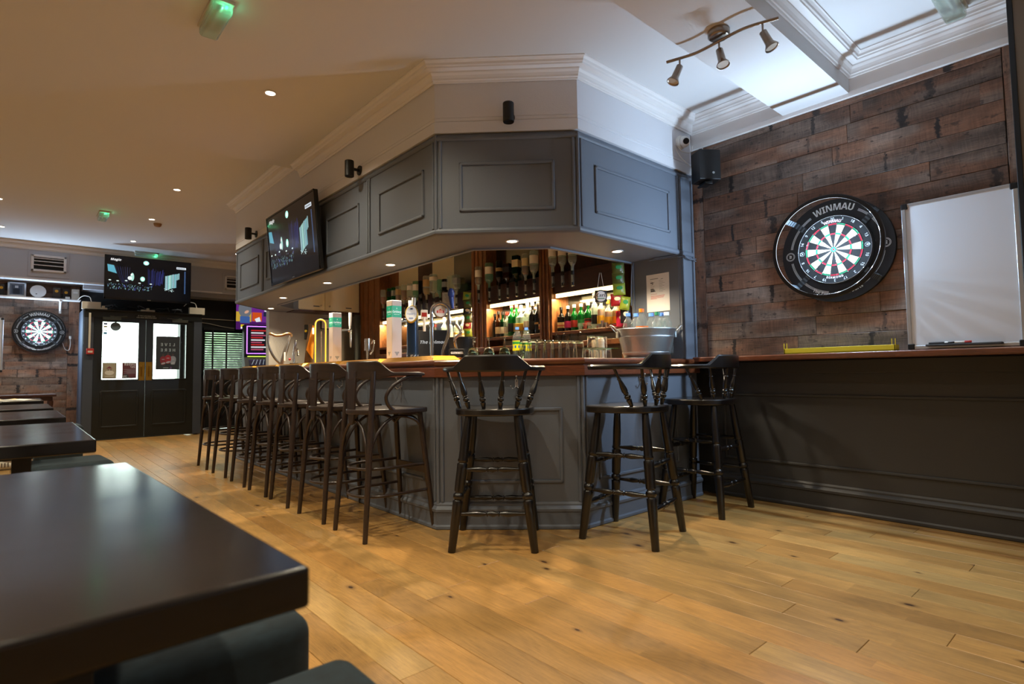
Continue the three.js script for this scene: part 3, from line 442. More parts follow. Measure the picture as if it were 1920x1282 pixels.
const boardTex = canvasTex(1024, 1024, (k) => {
  const S = 512 / 0.2255, R = [0.0065, 0.016, 0.097, 0.107, 0.16, 0.17];
  const seq = [20, 1, 18, 4, 13, 6, 10, 15, 2, 17, 3, 19, 7, 16, 8, 11, 14, 9, 12, 5];
  for (let i = 0; i < 20; i++) {
    const a = (i - 0.5) * PI / 10 - PI / 2, b = a + PI / 10, dark = i % 2 === 0;
    const ringS = (r0, r1, c) => { k.fillStyle = c; k.beginPath(); k.arc(512, 512, r1 * S, a, b); k.arc(512, 512, r0 * S, b, a, true); k.fill(); };
    ringS(0.016, 0.17, dark ? '#17181a' : '#cfc5ab'); ringS(R[2], R[3], dark ? '#c8233c' : '#1f9c6c'); ringS(R[4], R[5], dark ? '#c8233c' : '#1f9c6c');
  }
  k.fillStyle = '#1f9c6c'; k.beginPath(); k.arc(512, 512, R[1] * S, 0, 7); k.fill(); k.fillStyle = '#c8233c'; k.beginPath(); k.arc(512, 512, R[0] * S, 0, 7); k.fill();
  k.strokeStyle = '#eef4f4'; k.lineWidth = 6; k.beginPath(); k.arc(512, 512, 0.2185 * S, 0, 7); k.stroke();
  seq.forEach((v, i) => { const a = i * PI / 10 - PI / 2; k.save(); k.translate(512 + Math.cos(a) * 0.2 * S, 512 + Math.sin(a) * 0.2 * S); k.rotate(a + PI / 2); k.font = '52px sans-serif'; k.fillStyle = '#eef4f4'; k.textAlign = 'center'; k.textBaseline = 'middle'; k.fillText(String(v), 0, 0); k.restore(); });
  arcText(k, 'WINMAU', 0.186 * S, -PI / 2, 512, 512, 62, false, 0.9, 'bold', '#f3d5da'); arcText(k, 'DIAMOND', 0.181 * S, PI / 2, 512, 512, 44, true, 1.1, 'bold', '#f0e8ea');
  for (const x of [-1, 1]) { k.strokeStyle = '#d8e2e6'; k.lineWidth = 4; k.beginPath(); k.arc(512 + x * 0.193 * S, 512, 30, 0, 7); k.stroke(); k.font = 'bold 34px sans-serif'; k.fillStyle = '#d8e2e6'; k.save(); k.translate(512 + x * 0.193 * S, 512); k.rotate(x * PI / 2); k.fillText('w', 0, 0); k.restore(); }
}, '#141517');
const armMat = canvasMat(64, 128, (k, w, h) => { for (let i = 0; i < 5; i++) { k.fillStyle = '#5e686f'; k.fillRect(4 + i * 13, 0, 6, h); } }, '#2c3238', { roughness: 0.6 });
const surroundM = new THREE.MeshStandardMaterial({ map: surroundTex, roughness: 0.55 }), boardM = new THREE.MeshStandardMaterial({ map: boardTex, roughness: 0.85 });
function dartboard(label, p, turn, cd) {
  const t = thing('dartboard', label, 'dartboard', p, turn);
  const sur = part('surround', lathe([[0.224, 0], [0.33, 0], [0.335, 0.005], [0.335, 0.03], [0.331, 0.0345], [0.228, 0.0345], [0.224, 0.03]].reverse(), 96).rotateX(PI / 2), M.rubber, t);
  part('surround_print', new THREE.RingGeometry(0.228, 0.335, 96).translate(0, 0, 0.0352), surroundM, sur);
  const bd = part('board', lathe([[0.0001, 0.02], [0.2225, 0.02], [0.2255, 0.024], [0.2255, 0.068], [0.0001, 0.068]].reverse(), 80).rotateX(PI / 2), M.rubber, t);
  part('board_face', new THREE.CircleGeometry(0.2252, 80).translate(0, 0, 0.0686), boardM, bd);
  const w = []; for (let i = 0; i < 20; i++) { const a = (i - 0.5) * PI / 10; w.push(stick([Math.cos(a) * 0.016, Math.sin(a) * 0.016, 0.0695], [Math.cos(a) * 0.178, Math.sin(a) * 0.178, 0.0695], 0.0006, 0.0006, 5)); }
  for (const r of [0.0065, 0.016, 0.097, 0.107, 0.16, 0.17]) w.push(at(new THREE.TorusGeometry(r, 0.0006, 5, 60), 0, 0, 0.0695));
  part('wire_spider', mg(w), M.chrome, bd); part('number_ring', at(new THREE.TorusGeometry(0.2185, 0.0013, 6, 80), 0, 0, 0.07), M.chrome, bd);
  const R = 0.317, rg = part('light_ring', lathe([[R + 0.002, 0.19], [R + 0.008, 0.19], [R + 0.01, 0.193], [R + 0.01, 0.21], [R + 0.008, 0.214], [R - 0.013, 0.214], [R - 0.013, 0.212], [R + 0.004, 0.212], [R + 0.004, 0.193], [R + 0.002, 0.19]], 96).rotateX(PI / 2), M.black, t);
  part('led_strip', mg(lathe([[R + 0.003, 0.204], [R + 0.003, 0.197]], 96), lathe([[R - 0.0135, 0.2142], [R - 0.0135, 0.211]], 96)).rotateX(PI / 2), M.ringLed, rg);
  for (let i = 0; i < 4; i++) { const a = PI / 4 + i * PI / 2; const g = mg(bx(0.112, 0.034, 0.003, 0.277, 0, 0.04), bx(0.003, 0.034, 0.165, 0.322, 0, 0.122)); part('arm', g.rotateZ(a + (i % 2 ? 0.06 : -0.06)), armMat, t); }
  for (let i = 0; i < 16; i++) { const a = (i + 0.5) * PI / 8; const c = Math.cos(a), s = Math.sin(a), q = Math.cos(0.56), f = Math.sin(0.56); spot(t, [c * (R - 0.001), s * (R - 0.001), 0.2], [c * (R - 0.001 - q), s * (R - 0.001 - q), 0.2 + f], COOL, cd / 16, 1.15, 1, 0.5); }
}
dartboard('large dartboard with lit ring on the reclaimed board wall beside the whiteboard', [4.018, 1.73, -1.32], -PI / 2, K_RING * 12);
dartboard('small distant dartboard with lit ring on the far board wall left of the doors', [0.265, 1.73, -11.748], 0, K_RING * 12);
// whiteboards
function whiteboard(label, p, turn, w, h, tray) {
  const t = thing('whiteboard', label, 'whiteboard', p, turn);
  part('writing_surface', bx(w - 0.02, h - 0.02, 0.012, 0, 0, 0.008), M.board, t);
  part('frame', mg(bx(w, 0.022, 0.02, 0, h / 2 - 0.011, 0.011, 0.004), bx(w, 0.022, 0.02, 0, -h / 2 + 0.011, 0.011, 0.004), bx(0.022, h - 0.04, 0.02, -w / 2 + 0.011, 0, 0.011, 0.004), bx(0.022, h - 0.04, 0.02, w / 2 - 0.011, 0, 0.011, 0.004)), M.alu, t);
  for (const a of [-1, 1]) for (const b of [-1, 1]) part('corner_cap', bx(0.034, 0.034, 0.024, a * (w / 2 - 0.016), b * (h / 2 - 0.016), 0.012, 0.005), M.black, t);
  if (tray) part('pen_tray', bx(0.34, 0.012, 0.05, 0.0, -h / 2 + 0.02, 0.042, 0.004), M.dado, t);
}
whiteboard('whiteboard standing on the mahogany shelf right of the large dartboard', [4.012, 1.505, -0.688], -PI / 2, 0.53, 0.875, true);
whiteboard('small whiteboard on the far board wall, cut by the left edge', [-0.42, 1.51, -11.74], 0, 0.52, 0.84, false);
for (const [z, y, c, l] of [[-0.72, 1.099, M.plastic, 'white marker pen with red cap on the whiteboard tray'], [-0.795, 1.098, M.black, 'short black marker pen on the whiteboard tray']]) {
  const t = thing('marker_pen', l, 'pen', [3.965, y, z], 0); part('barrel', stick([0, 0, -0.05], [0, 0, 0.04], 0.007), c, t); part('cap', stick([0, 0, 0.04], [0, 0, 0.07], 0.0078), c === M.plastic ? M.red : M.black, t);
}
{
  const t = thing('dart_case_rack', 'yellow metal tray with upright clips on the shelf under the dartboard', 'tray', [3.96, 1.064, -1.325], 0);
  part('tray', mg(b2(-0.035, -0.028, 0, 0.036, -0.325, 0.325, 0.002), b2(0.03, 0.037, 0, 0.036, -0.325, 0.325, 0.002), b2(-0.035, 0.037, 0, 0.006, -0.325, 0.325), b2(-0.035, 0.037, 0, 0.036, -0.325, -0.318), b2(-0.035, 0.037, 0, 0.036, 0.318, 0.325)), M.yellow, t);
  for (const z of [-0.318, 0.312]) for (const d of [-0.006, 0.012]) part('clip', b2(-0.033, -0.029, 0.03, 0.072, z + d - 0.002, z + d + 0.002), M.yellow, t);
}
// speaker, dome camera and their cables in the corner
{
  const t = thing('wall_speaker', 'black loudspeaker in the corner between canopy and board wall', 'speaker', [3.86, 2.49, -2.14], -0.6);
  const s = new THREE.Shape(); s.moveTo(-0.075, -0.06); s.lineTo(-0.08, 0.06); s.quadraticCurveTo(0, 0.1, 0.08, 0.06); s.lineTo(0.075, -0.06); s.lineTo(-0.075, -0.06);
  part('cabinet', rot(ext(s, 0.215, 0.006), -PI / 2, 0, 0).translate(0, -0.11, 0).rotateY(PI), M.black, t).rotation.y = PI;
  part('grille_badge', rot(cyl(0.009, 0.009, 0.003, 16), PI / 2).translate(0.012, -0.075, 0.092), M.steel, t);
  part('bracket', mg(b2(-0.03, 0.03, -0.14, -0.118, -0.06, 0.04, 0.004), stick([0, -0.13, -0.05], [0.02, -0.1, -0.17], 0.01)), M.black, t);
}
{
  const t = thing('dome_camera', 'white security camera on the frieze beside the black speaker', 'camera', [3.84, 2.735, -2.345], 0);
  part('mount', rot(lathe([[0.0001, 0.03], [0.045, 0.03], [0.052, 0.02], [0.052, 0]], 28), PI / 2), M.plastic, t);
  part('body', at(new THREE.SphereGeometry(0.043, 28, 20).scale(1, 1, 0.9), 0, -0.005, 0.045), M.plastic, t);
  const d = V(-0.75, -0.3, 0.75).normalize(), c = V(0, -0.005, 0.045), q = (k) => c.clone().addScaledVector(d, k).toArray();
  part('lens_ring', turned(q(0.02), q(0.05), [[0, 0.034], [0.8, 0.033], [1, 0.029], [1, 0.0001]], 28), M.plastic, t);
  part('lens', turned(q(0.045), q(0.053), [[0, 0.024], [0.9, 0.023], [1, 0.018], [1, 0.0001]], 24), M.blackGloss, t);
}
solo('camera_cable', 'loose black and white wires between camera and corner speaker', 'cable', mg(tube([[3.79, 2.7, -2.335], [3.83, 2.66, -2.32], [3.9, 2.66, -2.3], [3.96, 2.7, -2.31], [3.99, 2.74, -2.32]], 0.0035, 40, 6), tube([[3.76, 2.69, -2.338], [3.82, 2.62, -2.33], [3.88, 2.56, -2.3], [3.9, 2.5, -2.25]], 0.003, 30, 6), tube([[3.88, 2.6, -2.17], [3.93, 2.66, -2.2], [3.985, 2.7, -2.24]], 0.003, 30, 6)), M.plastic);
solo('corner_cables', 'grey cables wrapped round the pillar head below the canopy', 'cable', mg(tube([[3.76, 1.84, -2.6], [3.785, 1.838, -2.42], [3.8, 1.83, -2.335], [3.9, 1.84, -2.333], [4.008, 1.82, -2.335]], 0.005, 40, 6), tube([[3.76, 1.85, -2.55], [3.787, 1.848, -2.4], [3.81, 1.845, -2.335], [3.92, 1.825, -2.33], [4.01, 1.84, -2.337]], 0.005, 40, 6), tube([[3.775, 1.83, -2.775], [3.772, 1.7, -2.785], [3.77, 1.5, -2.79]], 0.005, 24, 6)), M.grey);
solo('hanging_cables', 'bundle of beige cables hanging down the pilaster at the right edge', 'cable', mg(...[0, 1, 2, 3].map((i) => tube([[3.89, 2.94, -0.33 + i * 0.02], [3.886, 2.7, -0.335 + i * 0.012], [3.885, 2.45, -0.35 + i * 0.03], [3.886, 2.0, -0.335 + i * 0.035], [3.887, 1.3, -0.32 + i * 0.03]], 0.007, 40, 6))), mat(0xb59a6a, 0.6));
// emergency lights, smoke detector
function emergencyLight(label, p, turn, l, on = true) {
  const t = thing('emergency_light', label, 'emergency light', p, turn, 'clear plastic emergency lights on the ceiling');
  part('base', b2(-l / 2, l / 2, -0.02, 0, -0.055, 0.055, 0.004), M.offw, t);
  part('lens_cover', bx(l - 0.01, 0.055, 0.1, 0, -0.047, 0, 0.02), phys(0xdfe8e2, 0.25, { transmission: 0.75, thickness: 0, ior: 1.45 }), t);
  part('tube_lamp', stick([-l / 2 + 0.04, -0.03, 0], [l / 2 - 0.04, -0.03, 0], 0.008), M.plastic, t);
  part('indicator_led', bx(0.018, 0.01, 0.012, -l / 2 + 0.03, -0.03, 0.02), on ? M.greenLed : M.offw, t); if (on) point(t, [-l / 2 + 0.03, -0.045, 0.02], new THREE.Color(0.15, 1, 0.5), 0.02, 0.4);
}
emergencyLight('clear emergency light with green indicator near the top left', [0.77, 2.95, -3.28], -PI / 2 + 3.1416, 0.33);
emergencyLight('small clear emergency light on the rear ceiling in front of the smoke detector', [0.79, 3.08, -8.78], PI / 2, 0.33);
emergencyLight('emergency light box with green indicator above the television over the doors', [1.6, 3.08, -11.1], PI, 0.34);
emergencyLight('unlit clear emergency light on the white coffered ceiling top right', [3.72, 2.95, -0.62], 0, 0.33, false);
{ const t = thing('smoke_detector', 'brown round smoke detector on the rear ceiling', 'smoke detector', [1.41, 3.08, -8.92]); part('base', lathe([[0.05, 0], [0.05, -0.012], [0.046, -0.015]], 24), mat(0x9c7650, 0.6), t); part('chamber', lathe([[0.046, -0.014], [0.044, -0.03], [0.03, -0.042], [0.0001, -0.044]], 24), mat(0x9c7650, 0.6), t); }

// ------------------------------------------------------------------ back bar
{
  const t = thing('back_bar', 'mahogany back bar with lit shelves, mirrors and posts along the wall behind the counter', 'back bar');
  const D = (a, b, y0, y1, z0, z1, r = 0.003) => muv(b2(a, b, y0, y1, z0, z1, r), 'y', 1);
  part('base_cabinet', D(3.62, 4.05, 0, 0.98, -7.1, -2.8), M.mahDark, t);
  part('work_top', muv(b2(3.58, 4.05, 0.98, 1.01, -7.1, -2.79, 0.004), 'z'), M.mahV, t);
  part('ledge', muv(b2(3.76, 4.05, 1.195, 1.24, -7.1, -2.9, 0.004), 'z'), M.mahV, t);
  part('splash_panel', b2(4.03, 4.05, 1.24, 1.315, -7.1, -2.9), M.plastic, t);
  for (const [z0, z1] of [[-7.1, -4.98], [-4.72, -3.9], [-3.73, -2.92]]) {
    part('bottle_shelf', muv(b2(3.8, 4.05, 1.312, 1.342, z0, z1, 0.003), 'z'), M.mahV, t);
    part('mirror_panel', b2(4.03, 4.045, 1.345, 1.74, z0, z1), M.mirror, t);
    part('optic_board', muv(b2(3.825, 3.85, 1.705, 1.9, z0, z1, 0.003), 'z'), M.mahDark, t);
    part('optic_shelf', muv(b2(3.85, 4.05, 1.74, 1.76, z0, z1), 'z'), M.mahDark, t);
    part('led_strip', b2(3.836, 3.85, 1.668, 1.704, z0 + 0.02, z1 - 0.02), M.ledStrip, t);
    const L = new THREE.RectAreaLight(STRIP, K_STRIP, z1 - z0 - 0.04, 0.05); L.position.set(3.856, 1.662, (z0 + z1) / 2); L.rotation.set(0, PI / 2, 0); L.lookAt(3.886, 1.0, (z0 + z1) / 2); L.name = 'strip_light'; t.add(L);
  }
  for (const [z0, z1] of [[-7.72, -7.1], [-4.98, -4.72], [-3.9, -3.73], [-2.92, -2.885]]) {
    part('post', D(3.8, 4.05, 1.01, 2.468, z0, z1), M.mahV, t);
    if (z1 - z0 > 0.1) for (const f of [0.2, 0.45, 0.75]) part('post_bead', D(3.788, 3.803, 1.01, 2.468, lerp(z0, z1, f) - 0.012, lerp(z0, z1, f) + 0.012, 0.005), M.mahV, t);
  }
  for (const [z0, z1, m] of [[-7.1, -6.83, M.mahV], [-6.83, -6.33, M.cream], [-6.33, -5.99, M.mahDark], [-5.99, -5.52, M.cream], [-5.52, -4.98, M.mirror], [-4.72, -3.9, M.mirror], [-3.73, -2.92, M.mahDark]]) part('upper_panel', muv(b2(3.95, 3.97, 1.9, 2.468, z0, z1 - 0.003), 'y'), m, t);
  const cab = thing('wall_cabinet', 'cream two-door cabinet with small knobs above the back of the bar', 'cabinet');
  part('body', b2(2.83, 3.79, 1.88, 2.465, -7.99, -7.715), M.cream, cab);
  for (const [a, b, kx] of [[2.835, 3.26, 3.2], [3.266, 3.785, 3.32]]) { const d = part('door', b2(a, b, 1.89, 2.46, -7.715, -7.698, 0.003), M.cream, cab); part('knob', mg(stick([kx, 1.945, -7.7], [kx, 1.945, -7.68], 0.006), at(new THREE.SphereGeometry(0.014, 14, 10), kx, 1.945, -7.672)), M.chrome, d); part('sticker', b2((a + b) / 2 + 0.05, (a + b) / 2 + 0.14, 1.93, 1.945, -7.698, -7.6975), mat(0x4a5a6a, 0.7), d); }
  part('light_rail', b2(2.83, 3.9, 1.855, 1.88, -7.99, -7.7), M.mahDark, cab);
  // notices on the wall beneath the cabinet
  const n1 = thing('wall_notice', 'small framed notice on the pale wall behind the taps', 'notice', [3.45, 1.72, -7.985]); part('frame', b2(-0.13, 0.13, -0.08, 0.08, 0, 0.012, 0.003), M.black, n1); part('sheet', b2(-0.115, 0.115, -0.065, 0.065, 0.0121, 0.0127), M.paper, n1);
  const n2 = thing('cool_unit', 'tall grey steel cooler panel with a poster beside the mahogany post', 'cooler', [3.84, 0, -7.7]); part('panel', b2(-0.12, 0.12, 0, 1.84, -0.02, 0.02, 0.004), mat(0x5d666a, 0.4, { metalness: 0.4 }), n2); part('poster', b2(-0.05, 0.09, 1.42, 1.7, 0.021, 0.0216), canvasMat(100, 200, (k) => { k.fillStyle = '#39424a'; for (let i = 0; i < 14; i++) k.fillRect(16, 14 + i * 13, 40 + (i * 37) % 30, 3); k.fillRect(30, 80, 12, 12); k.fillRect(48, 80, 12, 12); k.fillRect(66, 80, 12, 12); }, '#7f8a90'), n2);
}
// bottles
const GL = { clear: glassOf(0xe6f2ec), green: glassOf(0x1d8f3c), dkgreen: glassOf(0x0f4a25), amber: glassOf(0xb5651d), black: mat(0x0d0c0b, 0.12), brown: glassOf(0x4a2408), yellow: glassOf(0xe8c22e), aqua: glassOf(0xa8d8c0) };
const liq = (c) => phys(c, 0.1, { transmission: 0.6, thickness: 0, ior: 1.34 });
const LQ = { whisky: liq(0xc4681a), rose: liq(0xd8563a), clear: liq(0xdfe6dc), gold: liq(0xd9a32a), lime: liq(0xd8d84a), red: liq(0xc02030) };
const LB = (c) => mat(c, 0.7);
const LBL = { white: LB(0xe9e4d6), cream: LB(0xd8c9a0), yellow: LB(0xd9a827), black: LB(0x16161a), red: LB(0x9e2420), magenta: LB(0xb01d62), kraft: LB(0xb59a68), green: LB(0x1f7a3c), grey: LB(0x8a8f90) };
function bottleParts(t, o) {
  const { r = 0.037, h = 0.29, nr = 0.0135, glass = GL.clear, cap = M.black, lab = LBL.white, lq, sq = false, fill = 0.5, y0 = 0.14, y1 = 0.4, capH = 0.06 } = o;
  const inn = new THREE.Group(); inn.name = 'bottle_body'; const host = t;
  const neck = [[nr * 1.9, h * 0.68], [nr * 1.15, h * 0.73], [nr, h * 0.78], [nr, h * 0.94], [nr * 1.12, h * 0.945], [nr * 1.12, h * 0.97]];
  const g = sq ? mg(bx(r * 1.9, h * 0.62, r * 1.9, 0, h * 0.31, 0, 0.008), lathe([[r * 0.93, h * 0.6], [r * 0.7, h * 0.655], ...neck], 16)) : lathe([[0.0001, 0.002], [r * 0.9, 0], [r, 0.008], [r, h * 0.56], [r * 0.92, h * 0.62], [r * 0.7, h * 0.66], ...neck], 20);
  const tf = o.inv ? (q) => q.rotateX(PI).translate(0, h, 0) : (q) => q;
  part('glass_body', tf(g), glass, host);
  part('cap', tf(cyl(nr * 1.25, nr * 1.25, h * capH * 2, 14, 0, h * (1 - capH) + 0.001, 0)), cap, host);
  if (lab) part('paper_label', tf(sq ? bx(r * 1.93, h * (y1 - y0), r * 1.93, 0, h * (y0 + y1) / 2, 0, 0.006) : at(new THREE.CylinderGeometry(r + 0.0006, r + 0.0006, h * (y1 - y0), 20, 1, true), 0, h * (y0 + y1) / 2, 0)), lab, host);
  if (o.mark) part('label_mark', tf(sq ? bx(r * 1.96, h * 0.07, r * 1.96, 0, h * (y0 + (y1 - y0) * o.mark[1]), 0, 0.006) : at(new THREE.CylinderGeometry(r + 0.001, r + 0.001, h * 0.06, 20, 1, true), 0, h * (y0 + (y1 - y0) * o.mark[1]), 0)), o.mark[0], host);
  if (lq) { const a = o.inv ? h * (1 - fill) * 0.62 : 0.004; const b = o.inv ? h * 0 + h * 0.6 : h * 0.6 * fill; const q = sq ? bx(r * 1.7, b - 0.006, r * 1.7, 0, b / 2 + 0.002, 0) : lathe([[0.0001, 0.004], [r * 0.9, 0.006], [r * 0.9, b], [0.0001, b]], 16); part('liquid', o.inv ? (sq ? bx(r * 1.7, h * 0.6 * fill, r * 1.7, 0, h * 0.4 + h * 0.3 * fill, 0) : at(lathe([[0.0001, 0], [r * 0.55, 0], [r * 0.9, h * 0.06], [r * 0.9, h * 0.6 * fill], [0.0001, h * 0.6 * fill]], 16), 0, h * 0.33, 0)) : q, lq, host); }
}
function bottle(label, p, o, group, turn = 0.3) { const t = thing(o.inv ? 'optic_bottle' : 'bottle', label, 'bottle', p, turn, group); bottleParts(t, o); if (o.inv) { const y = -0.012; part('optic_measure', mg(cyl(0.017, 0.014, 0.05, 14, 0, y - 0.02, 0), cyl(0.02, 0.02, 0.008, 14, 0, y - 0.048, 0), bx(0.012, 0.02, 0.03, 0, y - 0.06, 0)), M.glassClear, t); part('push_bar', mg(cyl(0.011, 0.011, 0.03, 10, 0, y - 0.072, 0), bx(0.05, 0.005, 0.012, 0, y - 0.085, 0)), M.black, t); part('clamp', mg(bx(0.012, 0.24, 0.012, 0.048, 0.02, -0.03), bx(0.09, 0.012, 0.02, 0.03, 0.12, -0.02)), M.steel, t); } return t; }
const O1 = [[-6.894, { lq: LQ.rose, fill: 0.55, lab: null }, 'pinkish half-full spirit bottle'], [-6.72, { glass: GL.green, lab: LBL.black, cap: M.black }, 'bright green spirit bottle'], [-6.61, { glass: GL.green, lab: LBL.grey, r: 0.034 }, 'slim bright green spirit bottle'], [-6.49, { lq: LQ.whisky, lab: LBL.kraft, fill: 0.8 }, 'amber spirit bottle with tan label'], [-6.344, { lq: LQ.whisky, lab: null, fill: 0.7 }, 'amber spirit bottle without label'], [-6.2, { lab: LBL.white, y0: 0.1, y1: 0.3 }, 'clear spirit bottle with white band'], [-6.058, { glass: GL.aqua, lab: LBL.white, h: 0.3, r: 0.041 }, 'pale green-topped spirit bottle'], [-5.934, { glass: GL.black, lab: null }, 'black spirit bottle'], [-5.812, { lq: LQ.gold, lab: LBL.kraft, r: 0.045, h: 0.33, fill: 0.35 }, 'wide bottle with golden rest'], [-5.66, { lab: LBL.white, r: 0.05, h: 0.33, y0: 0.1, y1: 0.24 }, 'large clear bottle with round mark', M.brassDull], [-5.52, { glass: GL.aqua, lab: null, h: 0.25 }, 'short aqua spirit bottle'], [-5.42, { glass: GL.black, lab: LBL.grey, h: 0.24 }, 'short dark spirit bottle'], [-5.3, { lab: null, sq: true, h: 0.26 }, 'square clear bottle without label'], [-5.19, { lab: LBL.grey, sq: true, h: 0.26 }, 'square clear bottle with grey label']];
O1.forEach(([z, o, d], i) => bottle(`${d} upside down in the left optics behind the taps`, [3.745, 1.83, z], { inv: true, cap: M.black, ...o }, 'bottles in the optics'));
const O2 = [[-4.783, { lq: LQ.whisky, lab: LBL.white, fill: 0.75 }, 'whisky bottle with white label'], [-4.598, { glass: GL.aqua, lab: LBL.white, r: 0.044, h: 0.3 }, 'pale bottle with white label'], [-4.431, { glass: GL.black, lab: LBL.brown ?? LBL.kraft, h: 0.3, y0: 0.26, y1: 0.38 }, 'black bottle with round badge'], [-4.3, { glass: GL.brown, lab: LBL.black, sq: true, h: 0.25, r: 0.04 }, 'square brown whiskey bottle with black label'], [-4.164, { glass: GL.dkgreen, lab: LBL.cream, sq: true, h: 0.31 }, 'green square bottle with cream label'], [-4.03, { lq: LQ.whisky, lab: LBL.cream, fill: 0.45, h: 0.3 }, 'half-full whisky bottle with cream label'], [-3.91, { lab: LBL.white, h: 0.31, r: 0.042 }, 'clear bottle with white script label']];
O2.forEach(([z, o, d]) => bottle(`${d} upside down in the middle optics`, [3.745, 1.83, z], { inv: true, cap: M.black, ...o }, 'bottles in the optics'));
[-3.654, -3.531, -3.406].forEach((z, i) => bottle(`clear white-labelled bottle upside down in the right optics, ${['left', 'middle', 'right'][i]} of three`, [3.745, 1.86 - i * 0.01, z], { inv: true, lab: LBL.white, h: 0.3, r: 0.04, cap: M.black }, 'bottles in the optics'));
const onShelf = 'bottles standing on the lit back bar shelf';
const S2 = [[-4.66, { glass: GL.black, lab: null, h: 0.26, r: 0.03 }, 'slim black bottle'], [-4.6, { glass: GL.brown, lab: LBL.cream, h: 0.28 }, 'brown bottle with cream label'], [-4.53, { glass: GL.dkgreen, lab: LBL.white, h: 0.27, r: 0.034 }, 'dark bottle with pale label'], [-4.46, { lab: LBL.white, h: 0.26, cap: M.red }, 'clear bottle with white label and red cap'], [-4.385, { glass: GL.green, lab: LBL.black, h: 0.34, cap: M.red, r: 0.042 }, 'bright green bottle with red cap'], [-4.31, { glass: GL.green, lab: LBL.kraft, h: 0.33, cap: M.red, r: 0.034 }, 'green bottle with tan label and red cap'], [-4.24, { lab: LBL.yellow, h: 0.31, r: 0.045, sq: true, lq: LQ.gold, cap: M.offw }, 'square bottle with yellow label'], [-4.145, { lab: LBL.white, h: 0.35, r: 0.043, cap: M.paper, mark: [LBL.red, 0.2] }, 'tall clear bottle with white and red label'], [-4.07, { glass: GL.black, lab: LBL.black, h: 0.33, cap: M.paper }, 'black bottle with white cap'], [-3.99, { glass: GL.black, lab: null, h: 0.33, cap: M.black, mark: [LBL.kraft, 0.7] }, 'tall black bottle with tan badge'], [-3.935, { glass: GL.black, lab: LBL.kraft, sq: true, h: 0.25, r: 0.03, cap: M.black, mark: [LBL.red, 0.45] }, 'square black herbal liqueur bottle with tan label']];
S2.forEach(([z, o, d]) => bottle(`${d} on the middle lit shelf`, [3.87, 1.342, z], o, onShelf));
const S3 = [[-3.675, { glass: GL.black, lab: LBL.kraft, sq: true, h: 0.235, r: 0.032, mark: [LBL.red, 0.45] }, 'square black herbal liqueur bottle'], [-3.59, { glass: GL.black, lab: LBL.magenta, h: 0.24, r: 0.034, cap: M.offw }, 'black bottle with magenta label'], [-3.51, { glass: GL.green, lab: LBL.red, h: 0.245, r: 0.034, cap: M.offw }, 'green bottle with red fruit label'], [-3.425, { glass: GL.green, lab: LBL.green, h: 0.245, r: 0.035, cap: M.offw }, 'bright green bottle with green label'], [-3.34, { glass: GL.green, lab: LBL.red, h: 0.25, r: 0.036, cap: M.offw, mark: [LBL.black, 0.8] }, 'green bottle with red and black label'], [-3.262, { lab: LBL.black, h: 0.32, r: 0.034, cap: M.black }, 'tall bottle with black lettered label'], [-3.19, { lab: LBL.yellow, lq: LQ.whisky, h: 0.285, r: 0.037, cap: M.brass, mark: [LBL.red, -0.3], fill: 1 }, 'gold-capped tequila bottle with arched yellow label'], [-3.11, { lab: LBL.yellow, lq: LQ.whisky, h: 0.24, r: 0.036, cap: M.brass, fill: 1 }, 'golden tequila bottle behind the steel measures'], [-3.03, { lab: LBL.yellow, lq: LQ.gold, h: 0.235, r: 0.04, cap: M.offw, fill: 1, mark: [LBL.red, -0.3] }, 'wide tequila bottle with yellow label'], [-2.955, { glass: GL.yellow, lab: null, h: 0.33, r: 0.036, cap: M.orangeCap }, 'tall yellow liqueur bottle with orange cap']];
S3.forEach(([z, o, d]) => bottle(`${d} on the right lit shelf`, [3.87, 1.342, z], o, onShelf));
const S1 = [[-6.95, { glass: GL.black, lab: LBL.white, h: 0.25, cap: M.blueCap }, 'black bottle with blue cap'], [-6.86, { glass: GL.green, lab: LBL.green, h: 0.3 }, 'green bottle'], [-6.3, { lab: LBL.white, h: 0.28, cap: M.red, mark: [LBL.red, 0.6] }, 'white-labelled bottle with red cap'], [-5.62, { lab: LBL.white, h: 0.3, cap: M.paper }, 'bright clear bottle with white cap'], [-5.5, { lab: LBL.white, h: 0.29, cap: M.paper, lq: LQ.lime }, 'clear bottle with yellowish liquid'], [-5.36, { lab: LBL.white, h: 0.28, cap: M.paper, mark: [LBL.yellow, 0.7] }, 'white-labelled bottle with yellow mark'], [-5.24, { lab: LBL.white, h: 0.28, cap: M.paper, mark: [LBL.yellow, 0.5] }, 'second white-labelled bottle with yellow mark'], [-5.1, { lab: LBL.white, h: 0.27, cap: M.paper }, 'plain white-labelled bottle']];
S1.forEach(([z, o, d]) => bottle(`${d} on the left lit shelf behind the taps`, [3.87, 1.342, z], o, onShelf));
